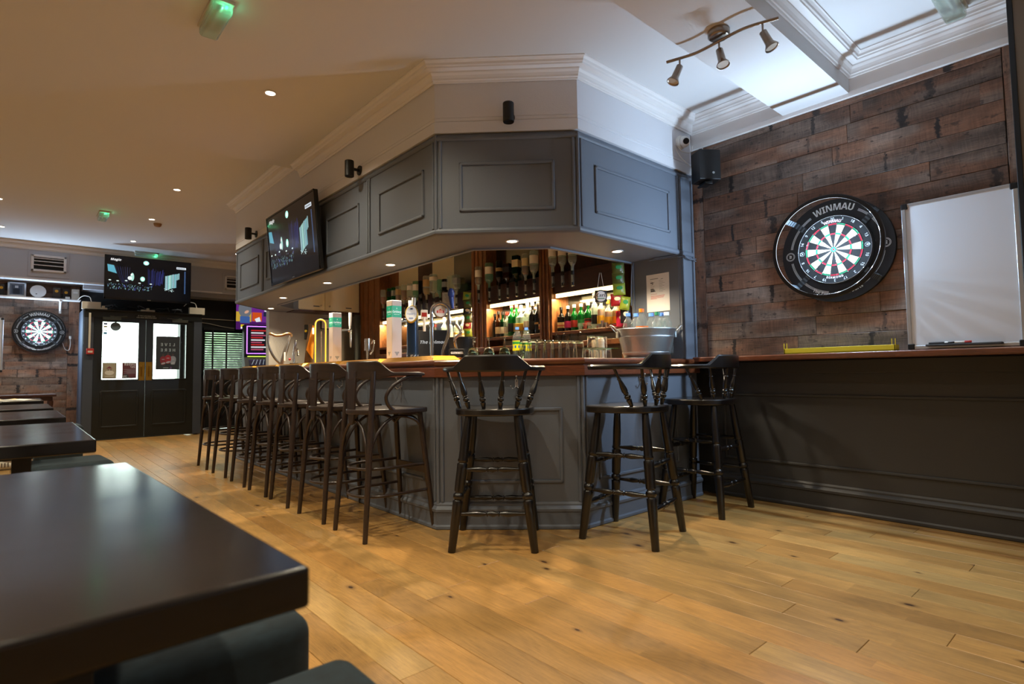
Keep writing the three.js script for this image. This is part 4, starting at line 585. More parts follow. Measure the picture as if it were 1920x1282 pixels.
// shot glasses and steel measures in front of the bottles
const tumblerG = (r0, r1, h, th = 0.002) => lathe([[0.0001, 0.0], [r0, 0], [r1, h], [r1 - th, h], [r0 - th, 0.006], [0.0001, 0.006]], 20);
[-3.395, -3.34, -3.285].forEach((z, i) => { const t = thing('shot_glass', `small shot glass on the right lit shelf, ${['left', 'middle with orange rest', 'right'][i]} of three`, 'glass', [3.825, 1.342, z], 0, 'shot glasses on the right shelf'); part('bowl', tumblerG(0.017, 0.023, 0.062), M.glassClear, t); if (i === 1) part('drink', cyl(0.019, 0.016, 0.045, 14, 0, 0.03, 0), LQ.rose, t); });
[[-3.175, 0.04], [-3.14, 0.065], [-3.1, 0.045]].forEach(([z, h], i) => solo('spirit_measure', `steel spirit measure on the right lit shelf, ${['left', 'tall middle', 'right'][i]} of three`, 'measure', lathe([[0.0001, 0], [0.014, 0], [0.016, h], [0.015, h], [0.0001, 0.004]], 16).translate(3.825, 1.342, z), M.steel, 'steel measures'));
// snack packets on hanging cards
function packet(label, p, turn, w, h, mtl, tilt = 0) {
  const n = 8, pos = [], idx = (s) => (i, j) => { const x = (i / n - 0.5) * w, y = (j / n - 0.5) * h, d = 0.018 * (1 - Math.pow(Math.abs(2 * i / n - 1), 2.5)) * (1 - Math.pow(Math.abs(2 * j / n - 1), 4)); return [x, y, s * d]; };
  for (const s of [1, -1]) { const f = idx(s); for (let i = 0; i < n; i++) for (let j = 0; j < n; j++) { const q = s > 0 ? [f(i, j), f(i + 1, j), f(i + 1, j + 1), f(i, j), f(i + 1, j + 1), f(i, j + 1)] : [f(i, j), f(i + 1, j + 1), f(i + 1, j), f(i, j), f(i, j + 1), f(i + 1, j + 1)]; q.forEach((v) => pos.push(...v)); } }
  const g = new THREE.BufferGeometry(); g.setAttribute('position', new THREE.Float32BufferAttribute(pos, 3)); g.computeVertexNormals();
  const t = thing('snack_packet', label, 'snack packet', p, turn, 'snack packets hanging by the back bar'); t.rotation.z = tilt;
  part('bag', g, mtl, t); part('bag_print', at(new THREE.SphereGeometry(1, 16, 10).scale(w * 0.26, h * 0.16, 0.002), 0, h * 0.08, 0.0175), mtl === PK.olive || mtl === PK.lime ? LBL.green : LBL.cream, t);
}
const PK = { olive: mat(0x4c4d1a, 0.35), lime: mat(0x828c24, 0.35), red: mat(0x8e1218, 0.35), black: mat(0x181414, 0.35), pink: mat(0xd0264a, 0.35) };
[[1.80, -2.83, 'olive', 'top'], [1.715, -2.83, 'olive', 'second'], [1.63, -2.825, 'lime', 'third'], [1.545, -2.85, 'red', 'fourth']].forEach(([y, z, m, w]) => packet(`${w} packet of the strip hanging left of the paper notice`, [3.66, y, z], -0.7, 0.1, 0.1, PK[m], 0.05));
packet('lime green packet beside the red one left of the paper notice', [3.7, 1.515, -2.8], -0.7, 0.08, 0.11, PK.lime, -0.15);
packet('pink packet at the right end of the lit shelf', [3.78, 1.4, -2.9], -0.7, 0.09, 0.13, PK.pink); packet('black and red packet beside the pink one by the tub', [3.73, 1.42, -2.82], -0.7, 0.085, 0.13, PK.black);
[1.8, 1.72, 1.64, 1.56, 1.48, 1.4].forEach((y, i) => packet(`${ORD[i]} packet from the top on the strip beside the middle post`, [3.66, y, -4.88 + (i % 2) * 0.015], -0.6, 0.085, 0.095, [PK.lime, PK.olive, PK.black, PK.olive, PK.red, PK.lime][i], (i % 2 ? 1 : -1) * 0.12));
{
  const t = thing('hanging_sign', 'small dark sign with white script hanging in front of the right lit shelf', 'sign', [3.7, 1.6, -3.05], -0.75);
  part('plate', rot(cyl(0.055, 0.055, 0.006, 28), PI / 2), M.dado, t);
  part('lettering', new THREE.PlaneGeometry(0.1, 0.1).translate(0, 0, 0.0035), canvasMat(128, 128, (k) => { k.fillStyle = '#f0efe8'; k.beginPath(); k.arc(64, 64, 58, 0, 7); k.fill(); k.fillStyle = '#222a20'; k.font = 'italic bold 46px serif'; k.fillText('Carls', 12, 68); k.fillStyle = '#3f8a4e'; k.fillRect(24, 84, 80, 8); }, '#3a3d3c'), t);
  part('cord', mg(stick([-0.03, 0.045, 0], [-0.006, 0.2, 0], 0.0015), stick([0.03, 0.045, 0], [0.006, 0.2, 0], 0.0015)), M.offw, t);
}
// notice on the pillar, wooden plaque and card behind the taps
{
  const t = thing('paper_notice', 'white printed paper notice pinned to the grey pillar panel', 'notice', [3.789, 1.58, -2.545], -PI / 2);
  part('sheet', bx(0.21, 0.298, 0.0006, 0, 0, 0.0006), canvasMat(420, 594, (k) => { k.fillStyle = '#555'; k.fillRect(70, 70, 150, 8); k.fillRect(270, 84, 40, 6); for (let i = 0; i < 9; i++) { k.fillStyle = '#777'; k.fillRect(76, 105 + i * 20, 40 + (i * 41) % 60, 3); k.fillRect(235, 105 + i * 22, 50 + (i * 29) % 70, 3); } k.fillStyle = '#222'; k.fillRect(76, 128, 54, 12); k.fillRect(104, 152, 22, 9); for (let i = 0; i < 4; i++) k.fillRect(76, 228 + i * 13, 60 + i * 10, 10); k.fillStyle = '#d98a80'; k.fillRect(76, 314, 120, 6); for (let i = 0; i < 5; i++) k.fillRect(76, 340 + i * 12, 260 - (i === 4 ? 150 : i * 8), 6); }, '#f1ece6'), t);
  const c = thing('framed_card', 'grey card in a wooden frame above the middle tap', 'sign', [3.73, 1.81, -5.3], -0.9); part('frame', bx(0.2, 0.2, 0.012, 0, 0, 0, 0.003), M.mahDark, c); part('card', bx(0.175, 0.18, 0.002, 0, 0, 0.007), canvasMat(128, 128, (k) => { k.fillStyle = '#6f7276'; for (let i = 0; i < 8; i++) k.fillRect(20 + (i % 3) * 6, 16 + i * 12, 84 - (i % 3) * 12, 4); }, '#a7aaad'), c);
}
// glasses on the counter
const pint = (label, p, group) => solo('pint_glass', label, 'glass', lathe([[0.0435, 0], [0.0415, 0.045], [0.036, 0.122], [0.033, 0.14], [0.0001, 0.14], [0.0001, 0.134], [0.031, 0.134], [0.034, 0.12], [0.0395, 0.045], [0.0415, 0]], 24).translate(...p), M.tumbler, group);
for (let i = 0; i < 8; i++) pint(`${ORD[i]} from the left of the upturned pint glasses behind the bar corner`, [2.64 + i * 0.066, 1.052, -2.86 + i * 0.012], 'upturned pint glasses');
const tum = (label, p, h = 0.075) => solo('tumbler', label, 'glass', lathe([[0.04, 0], [0.037, h], [0.0001, h], [0.0001, h - 0.008], [0.034, h - 0.008], [0.037, 0]], 22).translate(...p), M.tumbler, 'upturned tumblers beside the tub');
for (let i = 0; i < 4; i++) tum(`upturned tumbler in the lower row left of the tub, ${ORD[i]} from the left`, [3.0 + i * 0.082, 1.052, -2.6 - i * 0.012]);
solo('glass_tray', 'clear sheet tray on top of the lower tumblers', 'tray', b2(2.96, 3.3, 1.128, 1.131, -2.67, -2.55), M.tumbler);
for (let i = 0; i < 2; i++) tum(`upturned tumbler on the clear tray, ${['left', 'right'][i]} of two`, [3.07 + i * 0.09, 1.1315, -2.615], 0.085);
for (let i = 0; i < 3; i++) solo('plastic_cup_stack', `tall stack of frosted plastic cups beside the tub, ${['front', 'middle', 'back'][i]}`, 'cups', mg(...Array.from({ length: 5 }, (_, k) => lathe([[0.028, k * 0.022], [0.036, k * 0.022 + 0.08], [0.037, k * 0.022 + 0.083], [0.035, k * 0.022 + 0.083], [0.026, k * 0.022]], 18))).translate(3.315 + i * 0.045, 1.052 + 0.0, -2.73 - i * 0.07), phys(0xf3ead8, 0.5, { transmission: 0.5, thickness: 0 }), 'stacked plastic cups');
for (let i = 0; i < 4; i++) pint(`${ORD[i]} from the left of the glasses on the ledge under the right shelf`, [3.83, 1.24 - 0.09 + 0.09, -3.68 + i * 0.1], 'glasses on the back ledge').scale.set(1, 0.6, 1);
{ const l = scene.children.filter((c) => c.userData.group === 'glasses on the back ledge'); l.forEach((c) => { c.position.y = 1.24 * 0.4; }); }
// upturned wine glasses behind the stool back
for (let i = 0; i < 4; i++) solo('wine_glass', `${ORD[i]} from the left of the upturned wine glasses behind the corner stool`, 'glass', lathe([[0.03, 0], [0.04, 0.05], [0.03, 0.088], [0.005, 0.098], [0.0035, 0.15], [0.006, 0.158], [0.032, 0.162], [0.032, 0.164], [0.0001, 0.164]], 20).translate(2.42 + i * 0.085, 1.052, -3.16 + i * 0.072), M.tumbler, 'upturned wine glasses');
// water bottles
function waterBottle(label, p, capM, lab, s = 1, group) { const t = thing('water_bottle', label, 'bottle', p, 0, group); t.scale.setScalar(s); part('plastic_body', lathe([[0.0001, 0], [0.034, 0], [0.037, 0.01], [0.037, 0.05], [0.035, 0.06], [0.037, 0.07], [0.037, 0.16], [0.03, 0.195], [0.016, 0.22], [0.0125, 0.228], [0.0125, 0.24]], 22), M.glassClear, t); part('cap', cyl(0.0155, 0.0155, 0.02, 18, 0, 0.246, 0), capM, t); if (lab) part('label_band', at(new THREE.CylinderGeometry(0.0376, 0.0376, 0.075, 22, 1, true), 0, 0.112, 0), lab, t); }
const yl = canvasMat(256, 96, (k) => { k.fillStyle = '#2f8a3a'; k.fillRect(0, 8, 256, 26); k.fillStyle = '#1c6ca8'; for (let i = 0; i < 8; i++) k.fillRect(10 + i * 32, 46, 16, 26); }, '#e6d60e', { roughness: 0.4 });
waterBottle('clear bottle with yellow label and blue cap, left of the pair on the counter', [2.66, 1.052, -2.96], M.blueCap, yl, 0.92, 'yellow-labelled bottles');
waterBottle('clear bottle with yellow label and blue cap, right of the pair on the counter', [2.745, 1.052, -2.955], M.blueCap, yl, 0.92, 'yellow-labelled bottles');
{
  const t = thing('galvanised_tub', 'oval galvanised drinks tub on the bar in front of the pillar', 'tub', [3.55, 1.052, -2.5], -0.72);
  const wall = (rs) => { const g = lathe(rs, 48); g.scale(1, 1, 0.68); return g; };
  part('tub_wall', wall([[0.0001, 0.004], [0.165, 0.004], [0.178, 0.04], [0.181, 0.045], [0.181, 0.05], [0.18, 0.053], [0.206, 0.16], [0.209, 0.164], [0.209, 0.17], [0.208, 0.173], [0.219, 0.214], [0.224, 0.219], [0.226, 0.224], [0.222, 0.228], [0.217, 0.224], [0.216, 0.214], [0.16, 0.01], [0.0001, 0.01]]), M.galv, t);
  part('base_rim', wall([[0.16, 0], [0.168, 0], [0.168, 0.012], [0.16, 0.012]]), M.galv, t);
  for (const s of [-1, 1]) part('ring_handle', tube([[0.212 * s, 0.2, -0.05], [0.235 * s, 0.225, -0.05], [0.258 * s, 0.25, -0.035], [0.268 * s, 0.256, 0], [0.258 * s, 0.25, 0.035], [0.235 * s, 0.225, 0.05], [0.212 * s, 0.2, 0.05]], 0.004, 32, 8), M.steel, t);
  for (const s of [-1, 1]) part('handle_plate', bx(0.012, 0.05, 0.07, 0.214 * s, 0.185, 0, 0.004), M.galv, t);
  [[-0.13, 0, M.blueCap, 'blue-capped bottle at the left end of the tub'], [-0.065, -0.03, M.blueCap, 'blue-capped bottle second from left in the tub'], [-0.04, 0.05, M.orangeCap, 'orange-capped bottle in the tub'], [0.05, -0.03, M.blueCap, 'blue-capped bottle in the middle of the tub'], [0.075, 0.055, M.greenCap, 'green-capped bottle in the tub'], [0.125, -0.02, M.blueCap, 'blue-capped bottle second from right in the tub'], [0.15, 0.03, M.paper, 'pale-capped bottle at the right end of the tub']].forEach(([x, z, c, l]) => { const q = V(x, 0, z).applyAxisAngle(V(0, 1, 0), -0.72); waterBottle(l, [3.55 + q.x, 1.068 + (c === M.orangeCap ? 0.045 : 0.02), -2.5 + q.z], c, c === M.orangeCap ? LB(0xe0702a) : null, 1.22, 'bottles in the tub'); });
}
{ const t = thing('black_bucket', 'black plastic bucket behind the corner of the bar', 'bucket', [2.85, 1.052, -3.9 + 0.02], 0.6); part('pail', lathe([[0.0001, 0.004], [0.09, 0.004], [0.115, 0.21], [0.122, 0.212], [0.12, 0.22], [0.11, 0.22], [0.086, 0.01], [0.0001, 0.01]], 28), M.black, t); part('handle_slot', bx(0.06, 0.014, 0.004, 0, 0.18, 0.1135, 0.004), M.steel, t); }
{ const t = thing('bar_side_table', 'dark under-counter behind the bar holding the till and bucket', 'counter', [0, 0, 0]); part('body', b2(2.58, 3.0, 0, 1.02, -7.3, -3.62), M.black, t); part('top', b2(2.56, 3.02, 1.02, 1.051, -7.3, -3.6, 0.004), M.steel, t); }
{
  const t = thing('till_screen', 'black till monitor showing white lettering behind the bar taps', 'till', [2.72, 1.051, -4.12], -0.55);
  part('stand', mg(b2(-0.06, 0.06, 0, 0.012, -0.05, 0.07, 0.003), b2(-0.02, 0.02, 0.01, 0.12, -0.03, 0, 0.003)), M.black, t);
  const s = part('screen', bx(0.3, 0.24, 0.02, 0, 0.19, 0, 0.006), M.black, t); s.rotation.x = -0.25;
  part('display', new THREE.PlaneGeometry(0.28, 0.22).translate(0, 0.19, 0.0106), new THREE.MeshStandardMaterial({ color: 0x050506, roughness: 0.3, emissive: 0xffffff, emissiveIntensity: 0.5, emissiveMap: canvasTex(280, 220, (k) => { k.fillStyle = '#fff'; k.font = 'italic bold 40px sans-serif'; k.fillText('The Belmont', 22, 118); }, '#1a1a1e') }), s);
}
// ------------------------------------------------------------------ brass drip trays and beer taps
[-3.39, -4.13, -4.87, -5.61, -6.35, -7.0].forEach((z, i) => {
  const t = thing('drip_tray', `brass drip tray on the bar top, ${ORD[i]} from the near corner`, 'drip tray', [2.12, 1.052, z], 0, 'brass drip trays along the bar'), w = 0.115, l = i === 5 ? 0.22 : 0.345;
  const s = poly([[-w, 0], [-w + 0.035, 0.032], [w - 0.035, 0.032], [w, 0]]); const g = ext(s, 2 * l).translate(0, 0, -l); const q = g.attributes.position; for (let k = 0; k < q.count; k++) if (q.getY(k) > 0.02) q.setZ(k, q.getZ(k) * (1 - 0.035 / l)); g.computeVertexNormals();
  part('rim', g, M.brass, t); part('grid', mg(...Array.from({ length: 12 }, (_, k) => bx(0.13, 0.002, 0.006, 0, 0.033, -l + 0.06 + k * (2 * l - 0.12) / 11))), M.brassDull, t);
});
function faucet(t, x, y, z, hm, dir = 1) { // chrome spout with an upright handle
  const f = new THREE.Group(); f.name = 'faucet'; f.position.set(x, y, z); t.add(f);
  part('spout', mg(tube([[-0.09 * dir, 0.0, 0], [-0.03 * dir, 0.004, 0], [0, -0.005, 0], [0.008 * dir, -0.05, 0], [0.01 * dir, -0.13, 0]], 0.011, 24), at(new THREE.SphereGeometry(0.02, 16, 12), 0, 0, 0), cyl(0.012, 0.007, 0.05, 12, 0.01 * dir, -0.14, 0)), M.chrome, f);
  part('handle', mg(stick([0, 0.01, 0], [0, 0.05, 0], 0.008), stick([0, 0.045, 0], [0.004, 0.175, 0], 0.011, 0.016)), hm, f);
}
const hopTex = (w, h, face) => canvasTex(w, h, (k) => { k.fillStyle = '#0d9a72'; k.fillRect(0, h * 0.078, w, h * 0.185); k.fillStyle = '#ffffff'; k.textAlign = 'center'; k.font = `italic bold ${w * (face ? 0.28 : 0.27)}px serif`; k.fillText('Carlsberg', w / 2, h * 0.19, w * 0.9); k.font = `bold ${w * 0.1}px sans-serif`; k.fillText('DANISH PILSNER', w / 2, h * 0.222, w * 0.6); k.beginPath(); k.moveTo(w * 0.44, h * 0.13); k.lineTo(w * 0.5, h * 0.095); k.lineTo(w * 0.56, h * 0.13); k.fill(); k.fillStyle = '#9aa0a0'; for (const [dx, dy] of [[-0.16, 0], [0, 0], [0.16, 0], [-0.08, 0.02], [0.08, 0.02], [0, 0.04]]) { k.beginPath(); k.ellipse(w * (0.5 + dx), h * (0.83 + dy), w * 0.07, h * 0.012, 0, 0, 7); k.fill(); } }, '#f0e6de');
const carlM = new THREE.MeshStandardMaterial({ map: hopTex(128, 736, true), roughness: 0.4, emissive: 0xffffff, emissiveMap: canvasTex(128, 736, (k, w, h) => { k.fillStyle = '#0d9a72'; k.fillRect(0, h * 0.078, w, h * 0.185); k.fillStyle = '#fff'; k.textAlign = 'center'; k.font = `italic bold ${w * 0.28}px serif`; k.fillText('Carlsberg', w / 2, h * 0.19, w * 0.9); }, '#000000'), emissiveIntensity: 0.55 });
for (const [z, l] of [[-4.055, 'white square beer tap tower with green band, nearer of the two'], [-5.18, 'white square beer tap tower with green band, farther of the two']]) {
  const t = thing('beer_tap', l, 'beer tap', [2.3, 1.052, z], 0, 'white square tap towers');
  part('tower', bx(0.088, 0.512, 0.088, 0, 0.256, 0, 0.002), M.plastic, t);
  part('front_print', new THREE.PlaneGeometry(0.086, 0.5).translate(0, 0.256, 0.0446), carlM, t); part('side_print', rot(new THREE.PlaneGeometry(0.086, 0.5), 0, -PI / 2).translate(-0.0446, 0.256, 0), carlM, t);
  faucet(t, 0.15, 0.35, 0.0, M.plastic);
}
{ // blue-grey column with a tilted oval badge
  const t = thing('beer_tap', 'dark blue round beer tap with tilted oval badge and silver lettering', 'beer tap', [2.3, 1.052, -3.77]);
  part('column', lathe([[0.0001, 0], [0.047, 0], [0.045, 0.01], [0.044, 0.3], [0.046, 0.36], [0.04, 0.42], [0.02, 0.44], [0.0001, 0.442]], 32), M.navy, t);
  part('lettering', at(new THREE.CylinderGeometry(0.0462, 0.0462, 0.06, 32, 1, true), 0, 0.045, 0), canvasMat(512, 110, (k) => { k.font = 'bold 84px sans-serif'; k.fillStyle = '#c8ccd2'; k.fillText("FOSTER'S", 20, 86); k.fillText('FOS', 430, 86); }, '#33445a', { roughness: 0.3, metalness: 0.4 }), t);
  const b = part('badge', rot(lathe([[0.0001, 0.008], [0.052, 0.008], [0.058, 0.003], [0.058, -0.01], [0.0001, -0.012]], 32), PI / 2).scale(0.85, 1.25, 1), mat(0xd9b54a, 0.35, { metalness: 0.4 }), t); b.position.set(-0.028, 0.375, 0.03); b.rotation.set(-0.25, -0.75, 0, 'YXZ');
  part('badge_face', new THREE.CircleGeometry(0.05, 32).scale(0.85, 1.25, 1).translate(0, 0, 0.0085), new THREE.MeshStandardMaterial({ roughness: 0.4, map: canvasTex(128, 128, (k) => { k.fillStyle = '#2a4a98'; k.font = 'bold italic 26px sans-serif'; k.textAlign = 'center'; k.fillText("Foster's", 64, 74); k.fillRect(44, 18, 40, 14); k.fillRect(40, 96, 48, 14); }, '#f2f3ee'), emissive: 0xffffff, emissiveIntensity: 0.25 }), b);
  part('side_arm', mg(stick([0.03, 0.27, 0], [0.12, 0.268, 0.02], 0.014, 0.01)), M.black, t); faucet(t, -0.02 + 0.06, 0.34, -0.05, M.plastic);
}
{ // chrome arch with round badge
  const t = thing('beer_tap', 'chrome arched beer tap with round red and white badge', 'beer tap', [2.3, 1.052, -3.39], -0.5), W = 0.062;
  const pts = [[-W, 0, 0], [-W, 0.18, 0], [-W, 0.36, 0]]; for (let i = 1; i < 8; i++) { const a = PI - i * PI / 8; pts.push([Math.cos(a) * W, 0.36 + Math.sin(a) * W, 0]); } pts.push([W, 0.36, 0], [W, 0.3, 0], [W - 0.004, 0.2, 0], [0.02, 0.08, 0], [0.01, 0.02, 0]);
  part('arch', tube(pts, 0.0135, 80, 12), M.chrome, t); part('collar', mg(cyl(0.02, 0.02, 0.03, 16, -W, 0.27, 0), cyl(0.024, 0.026, 0.012, 16, -W, 0.006, 0), cyl(0.02, 0.02, 0.03, 16, W, 0.29, 0)), M.chrome, t);
  part('badge', rot(lathe([[0.0001, 0.006], [0.042, 0.006], [0.05, 0], [0.05, -0.014], [0.0001, -0.016]], 32), PI / 2).translate(0, 0.365, 0.006), M.steel, t);
  part('badge_face', new THREE.CircleGeometry(0.04, 32).translate(0, 0.365, 0.0126), canvasMat(128, 128, (k) => { k.fillStyle = '#c0272d'; k.beginPath(); k.moveTo(20, 84); k.lineTo(24, 56); k.lineTo(50, 50); k.lineTo(64, 34); k.lineTo(78, 50); k.lineTo(104, 56); k.lineTo(108, 84); k.fill(); k.fillStyle = '#fff'; k.font = 'bold 20px serif'; k.textAlign = 'center'; k.fillText('Stella', 64, 66); k.fillText('Artois', 64, 80); }, '#d8dadd', { roughness: 0.3 }), t);
  part('side_badge', mg(bx(0.05, 0.07, 0.012, -0.115, 0.34, 0, 0.02), stick([-0.115, 0.22, 0], [-0.115, 0.32, 0], 0.01)), M.paper, t); part('side_badge_mark', bx(0.036, 0.03, 0.002, -0.115, 0.34, 0.0065), M.red, t);
}
{ // stout tap: black block with white lettering, blue lens handle above
  const t = thing('beer_tap', 'black stout tap block with white lettering and copper foot', 'beer tap', [2.36, 1.052, -3.28], -0.45);
  part('block', bx(0.1, 0.062, 0.06, 0, 0.058, 0, 0.004), M.black, t); part('foot', bx(0.1, 0.026, 0.066, 0, 0.013, 0, 0.003), mat(0xa86a34, 0.4, { metalness: 0.6 }), t);
  part('lettering', new THREE.PlaneGeometry(0.094, 0.034).translate(0, 0.06, 0.0306), new THREE.MeshStandardMaterial({ roughness: 0.4, map: canvasTex(256, 92, (k) => { k.font = 'bold 56px sans-serif'; k.fillStyle = '#fff'; k.textAlign = 'center'; k.fillText('GUINNESS', 128, 66, 244); }, '#0a0a0c'), emissive: 0xffffff, emissiveIntensity: 0 }), t);
  part('spout', mg(tube([[0, 0.09, 0], [-0.01, 0.16, 0.01], [0.03, 0.21, 0.02], [0.0, 0.27, 0.0]], 0.012, 24)), M.chrome, t); part('handle', mg(stick([-0.02, 0.38, -0.02], [-0.03, 0.46, -0.02], 0.012, 0.02), at(new THREE.SphereGeometry(0.028, 16, 12).scale(0.9, 1.4, 0.6), -0.03, 0.49, -0.02)), mat(0x26408c, 0.3), t);
}
{ // open arch with amber neon edge
  const t = thing('beer_tap', 'silver arch tap outlined with glowing amber light', 'beer tap', [2.3, 1.052, -5.53], -0.35), W = 0.042;
  const arch = (w, y, d, z) => { const s = new THREE.Shape(); s.moveTo(-w, 0); s.lineTo(-w, y); s.absarc(0, y, w, PI, 0, true); s.lineTo(w, 0); s.lineTo(w - 0.014, 0); s.lineTo(w - 0.014, y); s.absarc(0, y, w - 0.014, 0, PI, false); s.lineTo(-w + 0.014, 0); return ext(s, d, 0.002, 20).translate(0, 0, z); };
  part('arch', mg(arch(W + 0.014, 0.43, 0.05, -0.05)), M.steel, t);
  const pts = [[-W - 0.007, 0.005, 0], [-W - 0.007, 0.2, 0], [-W - 0.007, 0.43, 0]]; for (let i = 1; i < 8; i++) { const a = PI - i * PI / 8; pts.push([Math.cos(a) * (W + 0.007), 0.43 + Math.sin(a) * (W + 0.007), 0]); } pts.push([W + 0.007, 0.43, 0], [W + 0.007, 0.2, 0], [W + 0.007, 0.005, 0]);
  part('neon_line', at(tube(pts, 0.005, 90, 8), 0, 0, 0.006), M.amberNeon, t); part('inner_rod', stick([0.01, 0, -0.02], [0.01, 0.36, -0.02], 0.006), M.chrome, t); part('side_badge', bx(0.02, 0.07, 0.03, -W - 0.03, 0.36, 0, 0.008), M.paper, t);
}
{ const t = thing('beer_tap', 'slanted black tap board with an orange stripe', 'beer tap', [2.3, 1.052, -5.82], -0.35); part('board', ext(poly([[-0.05, 0], [0.03, 0], [0.06, 0.44], [0.0, 0.45], [-0.03, 0.25]]), 0.04, 0.003), mat(0x5a3f1e, 0.5), t); part('stripe', ext(poly([[-0.03, 0.18], [0.035, 0.08], [0.058, 0.43], [0.03, 0.44]]), 0.002).translate(0, 0, 0.0435), mat(0xf09a1e, 0.5), t); part('tap_head', bx(0.04, 0.16, 0.04, -0.03, 0.37, -0.02, 0.01), M.black, t); part('head_mark', at(new THREE.SphereGeometry(0.014, 12, 10), -0.034, 0.38, 0.005), M.yellow, t); }
{ // harp-shaped tap
  const t = thing('beer_tap', 'bronze harp-shaped beer tap near the far end of the bar', 'beer tap', [2.3, 1.052, -6.69], -0.3);
  part('neck', tube([[-0.12, 0.4, 0], [-0.1, 0.405, 0], [-0.05, 0.385, 0], [0.02, 0.39, 0], [0.08, 0.41, 0], [0.115, 0.4, 0], [0.118, 0.37, 0]], 0.017, 48, 10), mat(0x8a6a4a, 0.3, { metalness: 0.9 }), t);
  part('fore_pillar', tube([[-0.12, 0.395, 0], [-0.125, 0.33, 0], [-0.105, 0.22, 0], [-0.055, 0.12, 0], [0.01, 0.05, 0]], 0.014, 40, 10), mat(0x9a9a9c, 0.25, { metalness: 0.95 }), t);
  part('sound_box', turned([0.015, 0.05, 0], [0.11, 0.385, 0], [[0, 0.0001], [0, 0.022], [0.5, 0.026], [1, 0.014], [1, 0.0001]], 14), mat(0x8f8a84, 0.3, { metalness: 0.9 }), t);
  const st = []; for (let i = 0; i < 12; i++) { const k = i / 11; st.push(stick([lerp(-0.09, 0.09, k), 0.385, 0], [lerp(0.005, 0.1, k), lerp(0.09, 0.35, k), 0], 0.0012, 0.0012, 5)); } part('strings', mg(st), M.steel, t);
  part('foot', mg(cyl(0.02, 0.032, 0.05, 18, 0.012, 0.025, 0)), M.chrome, t); part('name_plate', bx(0.016, 0.1, 0.004, 0.05, 0.14, 0.026), M.paper, t);
}
{ const t = thing('beer_tap', 'small chrome stout tap with red-tipped lever beside the harp', 'beer tap', [2.34, 1.052, -6.36], -0.3); part('block', bx(0.09, 0.055, 0.06, 0, 0.03, 0, 0.004), M.black, t); part('spout', mg(tube([[0, 0.05, 0], [0, 0.17, 0], [0.03, 0.22, 0.0], [0.04, 0.14, 0.02]], 0.012, 24), stick([0, 0.18, 0], [0.02, 0.32, 0], 0.011, 0.014)), M.chrome, t); part('lever_tip', at(new THREE.SphereGeometry(0.014, 12, 10), -0.045, 0.1, 0.02), M.red, t); }
{ const t = thing('beer_tap', 'single chrome swan tap between the two white towers', 'beer tap', [2.42, 1.052, -4.75], -0.4); part('spout', mg(cyl(0.03, 0.03, 0.11, 18, 0, 0.19, 0), cyl(0.014, 0.01, 0.1, 14, 0, 0.09, 0), cyl(0.02, 0.024, 0.05, 14, 0, 0.025, 0)), M.chrome, t); part('lever', mg(tube([[0.03, 0.2, 0], [0.055, 0.23, 0.01], [0.05, 0.15, 0.02], [0.02, 0.1, 0.02]], 0.007, 24)), M.chrome, t); }
// coat hooks under the counter edge
function hook(label, m, u) { const t = thing('coat_hook', label, 'hook', [0, 0, 0], 0, 'chrome double hooks on the bar front'); const ap = (g) => g.applyMatrix4(m); part('back_plate', ap(bx(0.02, 0.05, 0.005, u, 0.9, 0.003, 0.002)), M.chrome, t); part('hooks', ap(mg(tube([[u, 0.91, 0.005], [u, 0.92, 0.03], [u, 0.94, 0.04]], 0.004, 16), at(new THREE.SphereGeometry(0.008, 10, 8), u, 0.942, 0.041), tube([[u, 0.885, 0.005], [u + 0.02, 0.865, 0.02], [u + 0.034, 0.875, 0.03]], 0.0035, 16), tube([[u, 0.885, 0.005], [u - 0.02, 0.865, 0.02], [u - 0.034, 0.88, 0.03]], 0.0035, 16), at(new THREE.SphereGeometry(0.006, 10, 8), u + 0.035, 0.877, 0.031), at(new THREE.SphereGeometry(0.006, 10, 8), u - 0.035, 0.882, 0.031))), M.chrome, t); }
hook('chrome coat hook behind the arm of the nearest bentwood stool', faceL, -0.44); hook('chrome coat hook on the chamfered bar corner behind the captain stool', faceC, 0.5); hook('chrome coat hook on the bar front right of the middle captain stool', faceR, 0.6);
[-1.37, -2.3, -3.05, -3.85].forEach((u, i) => hook(`chrome coat hook ${ORD[i + 1]} from the near end on the long bar side`, faceL, u));

